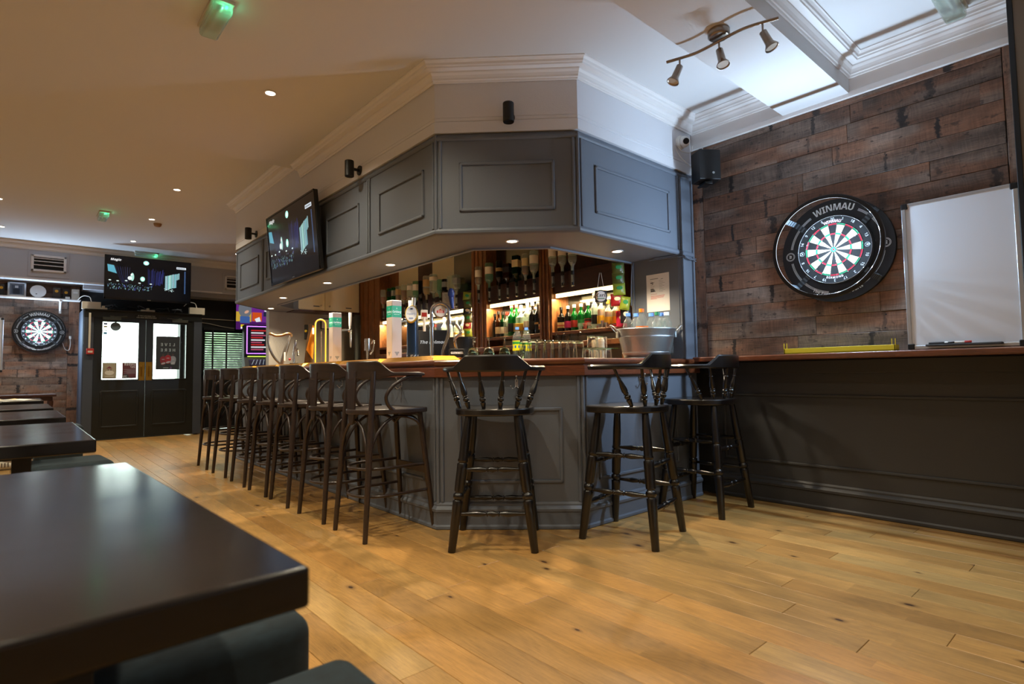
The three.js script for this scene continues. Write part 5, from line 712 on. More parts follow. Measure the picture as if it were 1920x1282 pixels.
// ------------------------------------------------------------------ door lobby
{
  struct('door_frame', mg(b2(0.78, 0.9, 0, 2.06, -11.77, -10.96), b2(2.31, 2.42, 0, 2.06, -11.77, -10.96), b2(0.78, 2.42, 1.99, 2.06, -11.77, -10.96), sweep([[2.42, -10.96], [0.78, -10.96]], [[0, 1.93], [0.02, 1.935], [0.02, 2.03], [0.045, 2.045], [0.045, 2.062], [0, 2.062]])), M.doorM);
  struct('door_threshold', b2(0.78, 2.42, 0, 0.014, -11.06, -10.952, 0.003), M.doorM);
  struct('trim_9', mg(b2(0.775, 0.9, 0, 1.95, -10.965, -10.945, 0.005), b2(2.3, 2.425, 0, 1.95, -10.965, -10.945, 0.005), b2(0.765, 0.79, 0, 2.06, -11.77, -10.96, 0.003)), mat(0x3c4450, 0.5));
  const sign = thing('door_sign', 'small white lettering on the lintel over the double doors', 'sign', [1.6, 1.975, -10.938]);
  part('lettering', bx(0.34, 0.06, 0.002, 0, 0, 0), canvasMat(512, 90, (k) => { k.fillStyle = '#b9bdb4'; k.textAlign = 'center'; k.font = 'bold 34px sans-serif'; k.fillText('IF YOU CAN READ THIS', 256, 36); k.fillText('YOU NEED ANOTHER BEER', 256, 78); }, '#1c211e'), sign);
  const leaf = (n, x0, x1, g0, g1, hx) => {
    const d = new THREE.Group(); d.name = n; d.userData.kind = 'structure'; scene.add(d); const z0 = -11.0, z1 = -10.955;
    part('leaf', mg(b2(x0, g0, 0.001, 1.99, z0, z1), b2(g1, x1, 0.001, 1.99, z0, z1), b2(g0, g1, 0.001, 0.95, z0, z1), b2(g0, g1, 1.872, 1.99, z0, z1)), M.doorM, d);
    part('glazing_bead', mg(b2(g0 - 0.012, g1 + 0.012, 0.938, 0.952, z1, z1 + 0.008, 0.003), b2(g0 - 0.012, g1 + 0.012, 1.87, 1.884, z1, z1 + 0.008, 0.003), b2(g0 - 0.012, g0 + 0.002, 0.94, 1.88, z1, z1 + 0.008, 0.003), b2(g1 - 0.002, g1 + 0.012, 0.94, 1.88, z1, z1 + 0.008, 0.003)), M.doorM, d);
    part('glass_pane', b2(g0, g1, 0.95, 1.872, -10.98, -10.976), M.glass, d);
    part('lower_panel_moulding', mg(bx(g1 - g0, 0.03, 0.016, (g0 + g1) / 2, 0.2, z1, 0.006), bx(g1 - g0, 0.03, 0.016, (g0 + g1) / 2, 0.76, z1, 0.006), bx(0.03, 0.56, 0.016, g0, 0.48, z1, 0.006), bx(0.03, 0.56, 0.016, g1, 0.48, z1, 0.006)), M.doorM, d);
    part('push_plate', bx(0.085, 0.3, 0.004, hx, 1.08, z1 + 0.002, 0.001), M.brassDull, d); part('pull_handle', mg(stick([hx, 1.0, z1 + 0.03], [hx, 1.16, z1 + 0.03], 0.008), stick([hx, 1.0, z1], [hx, 1.0, z1 + 0.03], 0.006), stick([hx, 1.16, z1], [hx, 1.16, z1 + 0.03], 0.006)), M.brassDull, d);
    const cx = n === 'door_1' ? g0 + 0.12 : g1 - 0.1; part('door_closer', bx(0.24, 0.045, 0.04, cx, 1.925, z1 + 0.02, 0.004), mat(0x50544c, 0.45, { metalness: 0.4 }), d); part('closer_arm', mg(stick([cx, 1.95, z1 + 0.03], [cx + (n === 'door_1' ? 0.2 : -0.2), 1.965, z1 + 0.05], 0.006), bx(0.055, 0.02, 0.03, cx, 1.958, z1 + 0.025, 0.003)), mat(0x50544c, 0.45), d);
  };
  leaf('door_1', 0.9, 1.5955, 1.012, 1.497, 1.545); leaf('door_2', 1.599, 2.31, 1.702, 2.185, 1.648);
  const post = (label, x0, x1, y0, y1, w, h, draw, bg) => { const t = thing('door_poster', label, 'poster', [(x0 + x1) / 2, (y0 + y1) / 2, -10.972], 0, 'posters seen from behind on the door glass'); part('sheet', bx(x1 - x0, y1 - y0, 0.002), canvasMat(w, h, (k) => { k.save(); k.translate(w, 0); k.scale(-1, 1); draw(k, w, h); k.restore(); }, bg, { roughness: 0.5 }), t); };
  post('dark poster with mirrored LIVE HERE lettering on the right door glass', 1.745, 2.095, 1.105, 1.665, 320, 512, (k, w, h) => {
    k.fillStyle = '#9fb0b8'; k.font = 'bold 62px sans-serif'; k.textAlign = 'center'; ['L', 'I', 'V', 'E'].forEach((c, i) => k.fillText(c, 80 + i * 54, 150)); ['H', 'E', 'R', 'E'].forEach((c, i) => k.fillText(c, 80 + i * 54, 234));
    for (const [x, y, c] of [[92, 285, '#8e96a2'], [222, 290, '#7c2530'], [158, 270, '#96252f']]) { k.fillStyle = '#4a3b38'; k.beginPath(); k.ellipse(x, y, 15, 20, 0, 0, 7); k.fill(); k.fillStyle = c; k.beginPath(); k.moveTo(x - 42, y + 90); k.quadraticCurveTo(x - 46, y + 26, x - 12, y + 20); k.lineTo(x + 12, y + 20); k.quadraticCurveTo(x + 46, y + 26, x + 42, y + 90); k.lineTo(x + 24, y + 150); k.lineTo(x - 24, y + 150); k.fill(); k.fillStyle = '#aab0b8'; k.fillRect(x - 18, y + 62, 36, 9); k.beginPath(); k.ellipse(x - 2, y + 128, 30, 13, 0.3, 0, 7); k.fill(); }
    k.fillStyle = '#9fb0b8'; k.fillRect(150, 480, 70, 10); k.fillStyle = '#6a4a80'; k.beginPath(); k.arc(118, 484, 14, 0, 7); k.fill();
  }, '#2b3034');
  post('small mottled poster in the lower left corner of the left door glass', 1.025, 1.21, 0.965, 1.22, 200, 270, (k) => { k.fillStyle = '#a39c86'; k.fillRect(10, 10, 180, 250); k.fillStyle = '#7a3a4a'; k.beginPath(); k.moveTo(60, 100); k.lineTo(100, 60); k.lineTo(150, 100); k.fill(); k.fillStyle = '#d6d4c8'; k.beginPath(); k.ellipse(100, 170, 66, 40, 0, 0, 7); k.fill(); k.fillStyle = '#222'; k.fillRect(70, 116, 20, 14); k.fillRect(106, 116, 20, 14); k.fillStyle = '#c9c6b4'; k.fillRect(40, 226, 120, 12); }, '#6a6656');
  post('dark red poster with mirrored UNDER 25 lettering on the left door glass', 1.285, 1.478, 0.965, 1.22, 200, 270, (k) => { k.fillStyle = '#cfd4dc'; k.font = 'bold 48px sans-serif'; k.fillText('UNDER', 12, 48); k.fillText('25?', 12, 92); k.fillStyle = '#8d8a96'; for (let i = 0; i < 7; i++) k.fillRect(12, 112 + i * 12, 170 - (i % 3) * 24, 5); k.fillStyle = '#3a3a3e'; k.beginPath(); k.arc(150, 236, 42, 0, 7); k.fill(); k.fillStyle = '#cfd4dc'; k.font = 'bold 54px sans-serif'; k.fillText('25', 130, 258); }, '#63353c');
  const sticker = (label, g, c) => { const t = thing('window_sticker', label, 'sticker', [0, 0, 0], 0, 'stickers on the left door glass'); part('sheet', g, mat(c, 0.6), t); };
  sticker('round dark sticker at the top of the left door glass', rot(cyl(0.07, 0.07, 0.002, 32), PI / 2).translate(1.185, 1.8, -10.972), 0x56646c);
  [[1.84, 0.03, 0x3a4288, 'uppermost small blue sticker'], [1.795, 0.026, 0xa08a4a, 'small red and yellow sticker'], [1.735, 0.018, 0x8a949a, 'narrow grey sticker'], [1.69, 0.036, 0x4a90c0, 'lowest light blue sticker']].forEach(([y, h, c, l]) => sticker(`${l} in the left column on the left door glass`, bx(0.05, h, 0.002, 1.052, y, -10.972), c));
  const fa = thing('call_point', 'red fire alarm call point beside the left door', 'alarm', [0.86, 1.395, -10.94]); part('box', bx(0.095, 0.09, 0.03, 0, 0, 0.015, 0.006), M.red, fa); part('window', bx(0.06, 0.03, 0.002, 0, -0.005, 0.031), M.offw, fa);
  solo('conduit', 'pale cable trunking running up from the fire alarm call point', 'trunking', b2(0.835, 0.862, 1.445, 2.0, -10.944, -10.925, 0.003), M.offw);
  // daylight outside: paving and planting
  struct('ground_outside', b2(-14, 18, -0.2, -0.05, -40, -12.0), mat(0x8b8b86, 0.9));
  const r = rngOf(9); for (let i = 0; i < 4; i++) { const g = new THREE.IcosahedronGeometry(0.5 + r() * 0.1, 14), q = g.attributes.position, v = V(0, 0, 0); for (let k = 0; k < q.count; k++) { v.fromBufferAttribute(q, k); const n = 1 + 0.16 * Math.sin(v.x * 21 + i) * Math.sin(v.y * 19) * Math.sin(v.z * 23 + 2 * i) + 0.08 * Math.sin(v.x * 53 + v.y * 47 + v.z * 41); q.setXYZ(k, v.x * n, v.y * n * 2.6, v.z * n); } g.computeVertexNormals(); const m = solo('shrub', `leafy green shrub outside the window, ${ORD[i]} from the left behind the blind`, 'shrub', g, mat(0xb9cbb0, 0.9), 'shrubs outside the window'); m.position.set(3.25 + i * 0.75, 1.3, -14.4 + (i % 2) * 1.2); }
}
// window with venetian blind on the back wall
{
  const w = new THREE.Group(); w.name = 'window_1'; w.userData.kind = 'structure'; scene.add(w);
  part('window_frame', mg(b2(2.6, 2.66, 0.98, 1.88, -11.93, -11.765), b2(3.68, 3.74, 0.98, 1.88, -11.93, -11.765), b2(2.6, 3.74, 1.83, 1.88, -11.93, -11.765), b2(2.6, 3.74, 0.98, 1.03, -11.93, -11.765)), M.blackWall, w);
  part('glass_pane', b2(2.66, 3.68, 1.03, 1.83, -11.9, -11.896), M.glass, w);
  const b = thing('venetian_blind', 'dark slatted venetian blind in front of the bright window', 'blind', [0, 0, 0]);
  for (let i = 0; i < 19; i++) { const g = bx(1.06, 0.0035, 0.048); g.rotateX(0.62); part('slat', g.translate(3.16, 1.04 + i * 0.0435, -11.735), mat(0x1b211d, 0.5), b); }
  part('head_rail', b2(2.62, 3.7, 1.85, 1.9, -11.77, -11.71, 0.004), M.blackWall, b); part('bottom_rail', b2(2.62, 3.7, 1.0, 1.018, -11.76, -11.71, 0.004), M.blackWall, b);
  for (const x of [2.78, 3.02, 3.36, 3.6]) part('ladder_tape', b2(x - 0.015, x + 0.015, 1.01, 1.86, -11.711, -11.709), M.black, b);
}
solo('cable_run', 'pale cable looped along the black wall above the blind', 'cable', mg(tube([[2.45, 2.0, -11.755], [2.7, 1.98, -11.75], [2.95, 1.93, -11.75], [3.25, 1.9, -11.75], [3.6, 1.92, -11.75]], 0.006, 40, 6), tube([[2.45, 2.07, -11.755], [3.6, 2.05, -11.755]], 0.008, 4, 6)), M.offw);
// ------------------------------------------------------------------ televisions
const concert = canvasTex(1024, 576, (k, w, h) => {
  const r = rngOf(3), blob = (x, y, a, b, c, al = 1) => { k.globalAlpha = al; k.fillStyle = c; k.beginPath(); k.ellipse(x, y, a, b, 0, 0, 7); k.fill(); k.globalAlpha = 1; };
  k.fillStyle = '#5aa6bb'; k.beginPath(); k.moveTo(20, 120); k.lineTo(95, 130); k.lineTo(130, 240); k.lineTo(30, 215); k.fill();
  for (let i = 0; i < 7; i++) { k.strokeStyle = `rgba(${70 + i * 6},${80 + i * 6},${180},${0.35 + 0.08 * (i % 3)})`; k.lineWidth = 5; k.beginPath(); k.moveTo(110 + i * 28, 140); k.quadraticCurveTo(140 + i * 22, 250, 190 + i * 12, 360); k.stroke(); }
  for (let i = 0; i < 14; i++) { k.strokeStyle = `rgba(72,84,190,${0.25 + 0.5 * r()})`; k.lineWidth = 3 + r() * 5; k.beginPath(); k.moveTo(490 + i * 15 + r() * 8, 130 + r() * 70); k.lineTo(500 + i * 13, 330 + r() * 50); k.stroke(); }
  for (let i = 0; i < 15; i++) { k.fillStyle = `rgba(${140 + r() * 50},${205 + r() * 30},${225},${0.65 + r() * 0.3})`; k.fillRect(705 + i * 12, 215 - i * 4 + r() * 10, 11, 200 - (i > 11 ? 110 : 0)); }
  blob(470, 60, 34, 30, '#b8fff0'); blob(470, 60, 18, 18, '#ffffff'); blob(430, 290, 28, 34, '#b0ffe6'); blob(430, 290, 16, 20, '#ffffff'); blob(308, 270, 22, 56, '#a8dccf'); blob(300, 240, 12, 14, '#f4f4f0'); blob(280, 290, 26, 26, '#e8f2ee');
  for (const [x, y] of [[52, 335], [140, 340], [238, 330], [395, 350], [530, 352]]) blob(x, y, 15, 7, '#e8fff8');
  for (let i = 0; i < 150; i++) { k.globalAlpha = 0.3 + r() * 0.6; k.fillStyle = r() < 0.7 ? '#9fd8d8' : '#6e7be0'; k.fillRect(20 + r() * 520, 370 + r() * 80, 2 + r() * 7, 3 + r() * 18); } k.globalAlpha = 1;
  for (let i = 0; i < 24; i++) { k.fillStyle = '#cfeeee'; k.fillRect(690 + r() * 120, 395 + r() * 45, 4 + r() * 12, 3 + r() * 5); }
  k.fillStyle = '#ffffff'; k.font = 'italic bold 42px sans-serif'; k.fillText('Magic', 52, 62); k.font = '20px sans-serif'; k.fillText('TV', 160, 56); k.fillStyle = '#dfe9f2'; k.fillRect(846, 74, 122, 30); k.fillStyle = '#30363c'; for (let i = 0; i < 7; i++) k.fillRect(856 + i * 15, 82, 9, 14);
  k.fillStyle = 'rgba(90,130,190,0.8)'; for (let i = 0; i < 30; i++) k.fillRect(948, 130 + i * 11, 16, 7);
}, '#05060a');
function television(label, p, turn, tilt, w, h, tex, k, reach = 0.13) {
  const t = thing('television', label, 'television', p, turn); const s = new THREE.Group(); s.name = 'panel'; s.rotation.x = tilt; t.add(s);
  part('housing', bx(w, h, 0.035, 0, 0, -0.018, 0.006), M.black, s); part('bezel', mg(bx(w, 0.014, 0.006, 0, h / 2 - 0.007, 0.002), bx(w, 0.028, 0.006, 0, -h / 2 + 0.014, 0.002), bx(0.014, h, 0.006, -w / 2 + 0.007, 0, 0.002), bx(0.014, h, 0.006, w / 2 - 0.007, 0, 0.002)), M.blackGloss, s);
  part('screen', new THREE.PlaneGeometry(w - 0.024, h - 0.034).translate(0, 0.007, 0.001), new THREE.MeshStandardMaterial({ color: 0x07080a, roughness: 0.12, emissive: 0xffffff, emissiveMap: tex, emissiveIntensity: k }), s);
  part('badge', bx(0.05, 0.008, 0.002, 0, -h / 2 + 0.014, 0.006), M.steel, s);
  part('bracket', mg(bx(0.3, 0.25, 0.02, 0, 0, -0.05), stick([0, 0, -0.05], [0, 0, -reach], 0.02)), M.black, t);
  const L = new THREE.RectAreaLight(0x9fc0ff, 0.25 * k, w * 0.9, h * 0.9); L.position.set(0, 0, 0.02); L.rotation.y = PI; L.name = 'screen_light'; s.add(L);
}
television('wide television on the grey bar canopy showing a dim concert', [1.88, 2.205, -5.2], -PI / 2, 0.09, 1.2, 0.68, concert, 0.95);
television('wide television above the double doors showing a dim concert', [1.6, 2.565, -10.75], 0, 0.0, 1.2, 0.7, concert, 1.1, 0.56);
const talk = canvasTex(640, 360, (k) => {
  k.fillStyle = '#6b2a86'; k.fillRect(0, 0, 640, 360); k.fillStyle = '#4b1a60'; k.fillRect(0, 250, 640, 110); k.fillStyle = '#c9a53a'; k.fillRect(0, 120, 190, 130); k.fillRect(480, 110, 160, 120); k.fillStyle = '#d0521e'; k.fillRect(200, 120, 120, 120);
  k.fillStyle = '#6c7078'; k.beginPath(); k.ellipse(110, 90, 80, 110, 0, 0, 7); k.fill(); k.fillStyle = '#3e5f9e'; k.fillRect(50, 180, 120, 90); k.fillStyle = '#d9a58a'; k.beginPath(); k.ellipse(130, 120, 30, 18, -0.6, 0, 7); k.fill();
  k.fillStyle = '#e8eef4'; k.beginPath(); k.moveTo(360, 40); k.lineTo(470, 60); k.lineTo(455, 120); k.lineTo(350, 100); k.fill(); k.fillStyle = '#232740'; k.fillRect(340, 110, 140, 60); k.fillStyle = '#9cc0e8'; k.fillRect(560, 30, 70, 130); k.fillStyle = '#e6ecf2'; k.beginPath(); k.moveTo(230, 210); k.lineTo(290, 180); k.lineTo(310, 240); k.lineTo(250, 250); k.fill();
  k.fillStyle = '#e8d21e'; k.fillRect(60, 290, 540, 32); k.fillStyle = '#fff'; k.fillRect(60, 322, 80, 24); k.fillStyle = '#6a5a10'; for (let i = 0; i < 18; i++) k.fillRect(150 + i * 22, 300, 14, 11);
}, '#6b2a86');
television('bright purple television on the black wall beyond the end of the bar', [3.63, 2.13, -11.6], 0, 0.03, 0.98, 0.56, talk, 0.9);
// gaming machines
function fruitMachine(label, x, z, turn, i) {
  const t = thing('fruit_machine', label, 'gaming machine', [x, 0, z], turn, 'gaming machines against the back wall');
  part('cabinet', mg(b2(-0.28, 0.28, 0, 0.95, -0.3, 0.2, 0.01), ext(poly([[-0.3, 0.95], [0.26, 0.95], [0.12, 1.15], [-0.02, 1.32], [-0.02, 1.92], [-0.3, 1.92]]), 0.56).rotateY(-PI / 2).translate(0.28, 0, 0)), M.black, t);
  const scr = (w, h, draw, bg, k) => new THREE.MeshStandardMaterial({ color: 0x08080a, roughness: 0.2, emissive: 0xffffff, emissiveMap: canvasTex(w, h, draw, bg), emissiveIntensity: k });
  part('upper_screen', new THREE.PlaneGeometry(0.44, 0.46).translate(0, 1.64, -0.012), scr(200, 210, (k) => { for (let j = 0; j < 9; j++) { k.fillStyle = i ? ['#dfe8f0', '#5a6a80', '#c9d6e0'][j % 3] : ['#c22a2a', '#e8e6ea', '#b0506a'][j % 3]; k.fillRect(i ? 60 : 24, 20 + j * 20, 120 - (j * 23) % 40, 11); } if (i) { k.fillStyle = '#e0307a'; k.fillRect(16, 20, 18, 160); } }, '#15121c', 0.9), t);
  part('upper_neon', mg(...[[-0.235, 0], [0.235, 0]].map(([x0]) => bx(0.014, 0.5, 0.012, x0, 1.64, -0.01)), bx(0.48, 0.014, 0.012, 0, 1.89, -0.01), bx(0.48, 0.014, 0.012, 0, 1.39, -0.01)), M.pinkNeon, t);
  const low = part('lower_screen', new THREE.PlaneGeometry(0.42, 0.22), scr(200, 110, (k) => { k.strokeStyle = '#c8d8d8'; k.lineWidth = 4; for (let j = 0; j < 6; j++) { k.beginPath(); k.moveTo(20 + j * 30, 100); k.lineTo(50 + j * 26, 14); k.stroke(); } }, '#1b2428', 0.7), t); low.position.set(0, 1.24, 0.06); low.rotation.x = -0.88;
  part('lower_neon', mg(bx(0.45, 0.012, 0.012, 0, 1.335, -0.008), bx(0.45, 0.012, 0.012, 0, 1.145, 0.13)), i ? M.redNeon : M.limeNeon, t);
  part('side_light', bx(0.012, 0.9, 0.012, 0.285, 1.4, -0.03), M.redNeon, t); part('button_deck', bx(0.5, 0.03, 0.12, 0, 0.965, 0.2, 0.008), M.steel, t);
}
fruitMachine('gaming machine with red striped screen left of the harp tap', 3.4, -10.9, -0.15, 0); fruitMachine('gaming machine with pink bar screen behind the harp tap', 3.8, -10.15, -0.2, 1);
// ------------------------------------------------------------------ vents, shelf and clutter round the doors
function vent(label, x, y) { const t = thing('air_vent', label, 'vent', [x, y, -11.3], 0, 'white ventilation grilles on the bulkhead'); part('back_board', b2(-0.25, 0.25, -0.21, 0.17, 0, 0.012, 0.003), mat(0xb9b9be, 0.6), t); part('frame', mg(b2(-0.215, 0.215, 0.095, 0.13, 0.012, 0.035, 0.006), b2(-0.215, 0.215, -0.13, -0.095, 0.012, 0.035, 0.006), b2(-0.215, -0.18, -0.13, 0.13, 0.012, 0.035, 0.006), b2(0.18, 0.215, -0.13, 0.13, 0.012, 0.035, 0.006)), M.trim, t); part('mesh_screen', b2(-0.18, 0.18, -0.095, 0.095, 0.012, 0.014), mat(0x1a1816, 0.8), t); for (const y0 of [-0.03, 0.03, 0.075]) part('louvre', bx(0.36, 0.012, 0.02, 0, y0, 0.024, 0.003), M.trim, t); }
vent('white air vent on the bulkhead above the far dartboard', 0.345, 2.765); vent('white air vent on the bulkhead right of the door television', 3.08, 2.72);
{
  const t = thing('trophy_shelf', 'thin white shelf with bracket on the far board wall above the dartboard', 'shelf'); part('board', b2(-0.9, 0.77, 2.243, 2.262, -11.75, -11.52, 0.003), M.trim, t); part('bracket', mg(b2(0.5, 0.53, 2.04, 2.243, -11.75, -11.735), b2(0.5, 0.53, 2.22, 2.243, -11.75, -11.56), stick([0.515, 2.08, -11.742], [0.515, 2.235, -11.6], 0.008)), M.trim, t);
  const f = thing('photo_frame', 'silver photo frame standing on the far shelf', 'frame', [-0.02, 2.262, -11.6]); f.rotation.x = -0.08; part('frame', mg(b2(-0.11, 0.11, 0, 0.026, -0.012, 0.012, 0.004), b2(-0.11, 0.11, 0.2, 0.226, -0.012, 0.012, 0.004), b2(-0.11, -0.084, 0, 0.226, -0.012, 0.012, 0.004), b2(0.084, 0.11, 0, 0.226, -0.012, 0.012, 0.004)), M.steel, f); part('photo', b2(-0.085, 0.085, 0.025, 0.202, -0.004, 0.002), canvasMat(128, 128, (k) => { k.fillStyle = '#49505c'; k.fillRect(16, 16, 96, 100); k.fillStyle = '#c8ccd0'; k.fillRect(46, 22, 30, 26); k.fillStyle = '#2a2e36'; k.fillRect(30, 56, 60, 62); }, '#6b707a'), f);
  const pl = thing('plate', 'white decorative plate standing on the far shelf', 'plate', [0.232, 2.262, -11.62]); part('disc', lathe([[0.0001, 0.004], [0.06, 0.004], [0.098, 0.018], [0.1, 0.022], [0.096, 0.022], [0.06, 0.009], [0.0001, 0.009]], 36).rotateX(PI / 2 - 0.12).translate(0, 0.1, 0), M.plastic, pl); part('motif', bx(0.018, 0.012, 0.002, -0.02, 0.06, 0.018), mat(0x5a4030, 0.6), pl);
  const tro = (label, x, m, w, h) => { const q = thing('trophy', label, 'trophy', [x, 2.262, -11.6], 0, 'trophies on the far shelf'); part('base', b2(-w / 2, w / 2, 0, 0.035, -0.03, 0.03, 0.004), M.black, q); part('plaque', b2(-w / 2 + 0.01, w / 2 - 0.01, 0.03, h, -0.012, 0.012, 0.004), m, q); part('medal', rot(cyl(0.022, 0.022, 0.004, 20), PI / 2).translate(0, h * 0.68, 0.014), M.brass, q); };
  tro('dark wooden shield trophy with round medal on the far shelf', 0.46, mat(0x3a3026, 0.5), 0.11, 0.18); tro('small dark figure trophy with gold plate on the far shelf', 0.58, mat(0x1c1815, 0.5), 0.09, 0.16); tro('dark trophy at the left end of the far shelf', -0.2, mat(0x1c1815, 0.5), 0.09, 0.18);
  const so = thing('socket_box', 'grey double socket box at the right end of the far shelf', 'socket', [0.7, 2.262, -11.6]); part('box', b2(-0.05, 0.05, 0, 0.17, -0.03, 0.03, 0.005), M.offw, so); part('switch', b2(-0.03, 0.03, 0.1, 0.13, 0.03, 0.034), M.plastic, so); const s2 = thing('plug_box', 'small white plug beside the double socket on the far shelf', 'plug', [0.6, 2.262, -11.58]); part('box', b2(-0.03, 0.03, 0, 0.04, -0.02, 0.02, 0.004), M.plastic, s2);
  const em = (label, x, y) => { const q = thing('control_box', label, 'control box', [x, y, -11.05], 0, 'pale boxes above the doors'); part('box', b2(-0.12, 0.12, 0, 0.12, -0.04, 0.04, 0.006), M.offw, q); part('cable', tube([[0, 0.12, 0], [-0.02, 0.2, -0.04], [-0.1, 0.22, -0.12], [-0.16, 0.16, -0.2]], 0.006, 20, 6), M.plastic, q); };
  em('beige control box standing on the left end of the door head', 0.87, 2.064); em('beige control box standing on the right end of the door head', 2.36, 2.064);
  const c = thing('cable_tangle', 'tangle of black and grey cables lying on the door head under the television', 'cables', [0, 0, 0]); const r = rngOf(44); for (let i = 0; i < 7; i++) { const x = 1.05 + i * 0.17, p = []; for (let j = 0; j < 6; j++) p.push([x + (r() - 0.5) * 0.22, 2.075 + r() * 0.09, -11.1 + (r() - 0.5) * 0.12]); part('cable', tube(p, 0.006, 40, 6), i % 3 ? M.black : M.grey, c); }
  for (const [x, w, l] of [[1.02, 0.1, 'small white adapter on the door head near the left box'], [1.62, 0.2, 'white socket strip on the door head below the television']]) { const a = thing('adapter', l, 'adapter', [x, 2.063, -10.98]); part('box', b2(-w / 2, w / 2, 0, 0.03, -0.025, 0.025, 0.005), M.offw, a); part('plug', b2(-0.02, 0.02, 0.028, 0.06, -0.02, 0.02, 0.005), M.offw, a); }
  const rc = thing('dart_light_cable', 'white plug and lead dangling beside the far dartboard', 'cable'); part('lead', tube([[0.56, 1.56, -11.735], [0.6, 1.45, -11.735], [0.64, 1.44, -11.735], [0.66, 1.55, -11.735], [0.655, 1.63, -11.735]], 0.004, 30, 6), M.plastic, rc); part('plug', bx(0.03, 0.05, 0.02, 0.655, 1.65, -11.735, 0.006), M.plastic, rc);
}
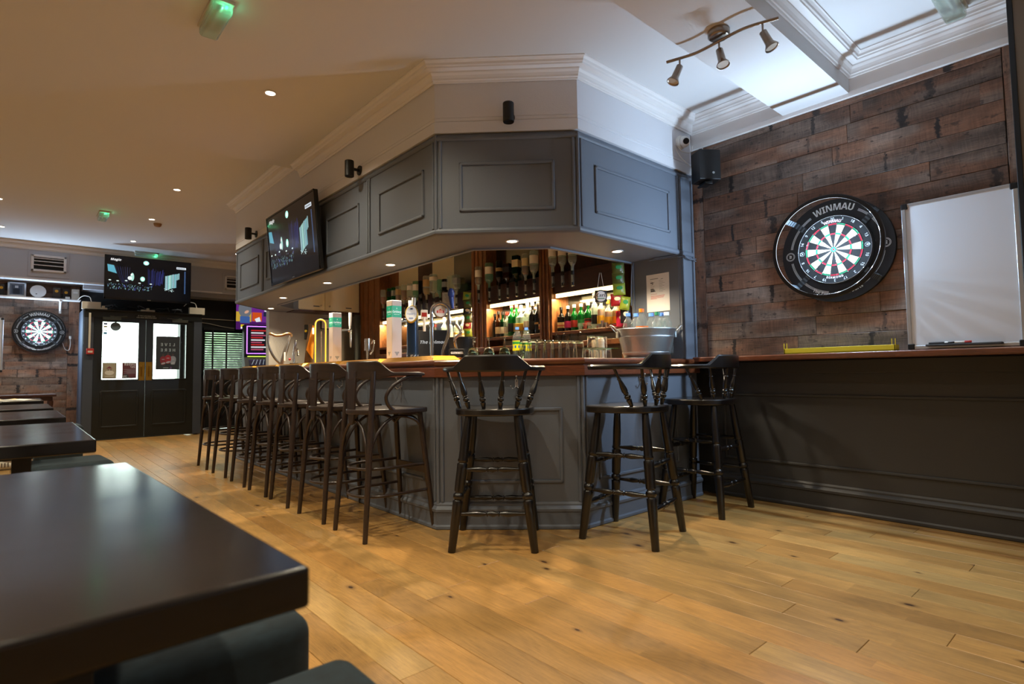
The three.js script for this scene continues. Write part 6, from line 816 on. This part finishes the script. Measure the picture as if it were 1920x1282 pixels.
// ------------------------------------------------------------------ seated person at the fifth table, only one shoe in view
{
  const t = thing('person', 'seated person at the fifth table, bare ankle and white striped trainer showing under it', 'person', [-0.62, 0, -8.28], 0);
  // joints in local coordinates, facing +x
  const J = [[[-0.08, 0.55, 0], 0.16, [-0.12, 0.8, 0], 0.15], [[-0.12, 0.8, 0], 0.15, [-0.1, 1.05, 0], 0.15], [[-0.1, 1.1, -0.16], 0.07, [-0.1, 1.1, 0.16], 0.07], [[-0.1, 1.12, 0], 0.06, [-0.08, 1.25, 0], 0.052]];
  for (const s of [-1, 1]) { J.push([[-0.04, 0.54, 0.1 * s], 0.1, [0.38, 0.53, 0.12 * s], 0.07], [[0.38, 0.53, 0.12 * s], 0.062, [s > 0 ? 0.46 : 0.36, 0.1, 0.06 * s], 0.038], [[-0.1, 1.1, 0.2 * s], 0.055, [0.02, 0.86, 0.26 * s], 0.045], [[0.02, 0.86, 0.26 * s], 0.042, [0.24, 0.8, 0.14 * s], 0.03], [[0.24, 0.8, 0.14 * s], 0.034, [0.31, 0.78, 0.1 * s], 0.032]); for (let f = 0; f < 4; f++) J.push([[0.31, 0.782, 0.1 * s + (f - 1.5) * 0.018], 0.0095, [0.385 - Math.abs(f - 1.4) * 0.012, 0.768, 0.09 * s + (f - 1.5) * 0.019], 0.008]); J.push([[0.27, 0.79, 0.075 * s], 0.012, [0.32, 0.785, 0.045 * s], 0.009]); }
  const head = [[[-0.06, 1.36, 0], 0.088, [-0.04, 1.29, 0], 0.07], [[0.0, 1.27, 0], 0.045, [-0.03, 1.3, 0], 0.06], [[0.03, 1.325, 0], 0.014, [0.04, 1.305, 0], 0.015]];
  const fld = (Js, lo, hi, n, k) => { const mc = new MarchingCubes(n, new THREE.MeshBasicMaterial(), false, false, 260000), S = Math.max(hi[0] - lo[0], hi[1] - lo[1], hi[2] - lo[2]) / 2, C = lo.map((v, i) => (v + hi[i]) / 2); mc.isolation = 0;
    for (let z = 0; z < n; z++) for (let y = 0; y < n; y++) for (let x = 0; x < n; x++) { const p = [x, y, z].map((v, i) => C[i] + ((v - n / 2) / (n / 2)) * S); let d = 9; for (const [a, ra, b, rb] of Js) { const e = [b[0] - a[0], b[1] - a[1], b[2] - a[2]], q = [p[0] - a[0], p[1] - a[1], p[2] - a[2]], h = clamp((q[0] * e[0] + q[1] * e[1] + q[2] * e[2]) / (e[0] * e[0] + e[1] * e[1] + e[2] * e[2] + 1e-9)); const dd = Math.hypot(q[0] - e[0] * h, q[1] - e[1] * h, q[2] - e[2] * h) - lerp(ra, rb, h), m = Math.max(k - Math.abs(d - dd), 0) / k; d = Math.min(d, dd) - m * m * k * 0.25; } mc.field[x + y * n + z * n * n] = -d; }
    mc.update(); const N = mc.count, g = new THREE.BufferGeometry(); g.setAttribute('position', new THREE.Float32BufferAttribute(Array.from(mc.positionArray.slice(0, N * 3)).map((v, i) => v * S + C[i % 3]), 3)); g.setAttribute('normal', new THREE.Float32BufferAttribute(Array.from(mc.normalArray.slice(0, N * 3)), 3)); return g; };
  const skin = mat(0xb98262, 0.55);
  part('body', mg(fld(J, [-0.35, 0.04, -0.65], [0.95, 1.34, 0.65], 96, 0.03), fld([...head, [[-0.08, 1.25, 0], 0.05, [-0.06, 1.32, 0], 0.05]], [-0.19, 1.18, -0.14], [0.09, 1.46, 0.14], 64, 0.02)), skin, t);
  const grow = (Js, d) => Js.map(([a, ra, b, rb]) => [a, ra + d, b, rb + d]);
  part('shirt', fld(grow([J[0], J[1], J[2], ...J.filter((j) => Math.abs(j[0][1] - 1.1) < 0.02 && Math.abs(j[2][1] - 0.86) < 0.02).map(([a, ra, b]) => [a, ra, [lerp(a[0], b[0], 0.6), lerp(a[1], b[1], 0.6), lerp(a[2], b[2], 0.6)], ra])], 0.012), [-0.4, 0.4, -0.5], [0.6, 1.4, 0.5], 80, 0.03), mat(0x2b3442, 0.85), t);
  part('shorts', fld(grow(J.filter((j) => j[1] === 0.1).map(([a, ra, b, rb]) => [a, ra, [lerp(a[0], b[0], 0.85), a[1], b[2]], rb + 0.015]).concat([[[-0.08, 0.52, 0], 0.15, [-0.08, 0.6, 0], 0.15]]), 0.014), [-0.35, 0.2, -0.4], [0.45, 1.0, 0.4], 72, 0.03), mat(0x23262c, 0.9), t);
  part('hair', fld([[[-0.075, 1.39, 0], 0.085, [-0.1, 1.34, 0], 0.07]], [-0.22, 1.2, -0.15], [0.08, 1.5, 0.15], 40, 0.02), mat(0x2a1d14, 0.8), t);
  for (const s of [-1, 1]) { part('eye', at(new THREE.SphereGeometry(0.009, 10, 8), 0.012, 1.335, 0.03 * s), M.paper, t); part('ear', at(new THREE.SphereGeometry(0.022, 10, 8).scale(0.5, 1, 0.35), -0.05, 1.325, 0.085 * s), skin, t); }
  part('mouth', bx(0.008, 0.006, 0.035, 0.035, 1.278, 0, 0.002), mat(0x8a4a42, 0.6), t);
  for (const s of [-1, 1]) {
    const fx = s > 0 ? 0.46 : 0.36, sh = fld([[[fx - 0.05, 0.052, 0.06 * s], 0.036, [fx + 0.06, 0.05, 0.065 * s], 0.04], [[fx + 0.06, 0.045, 0.065 * s], 0.04, [fx + 0.17, 0.036, 0.07 * s], 0.032], [[fx - 0.02, 0.06, 0.06 * s], 0.04, [fx, 0.1, 0.06 * s], 0.04]], [fx - 0.12, -0.03, 0.06 * s - 0.17], [fx + 0.22, 0.31, 0.06 * s + 0.17], 64, 0.02);
    const shoe = part('trainer', sh, mat(0xd9d0bc, 0.7), t); part('sole', ext((() => { const q = new THREE.Shape(); q.absellipse(fx + 0.055, -0.065 * s, 0.14, 0.046, 0, 7); return q; })(), 0.022, 0.003).rotateX(-PI / 2).translate(0, 0.003, 0), M.paper, shoe);
    for (let i = 0; i < 3; i++) part('stripe', bx(0.009, 0.045, 0.09, fx + 0.07 + i * 0.026, 0.055, 0.066 * s, 0.003).rotateZ(0), mat(0x6a5a4a, 0.7), shoe);
  }
}

renderer.render(scene, camera);
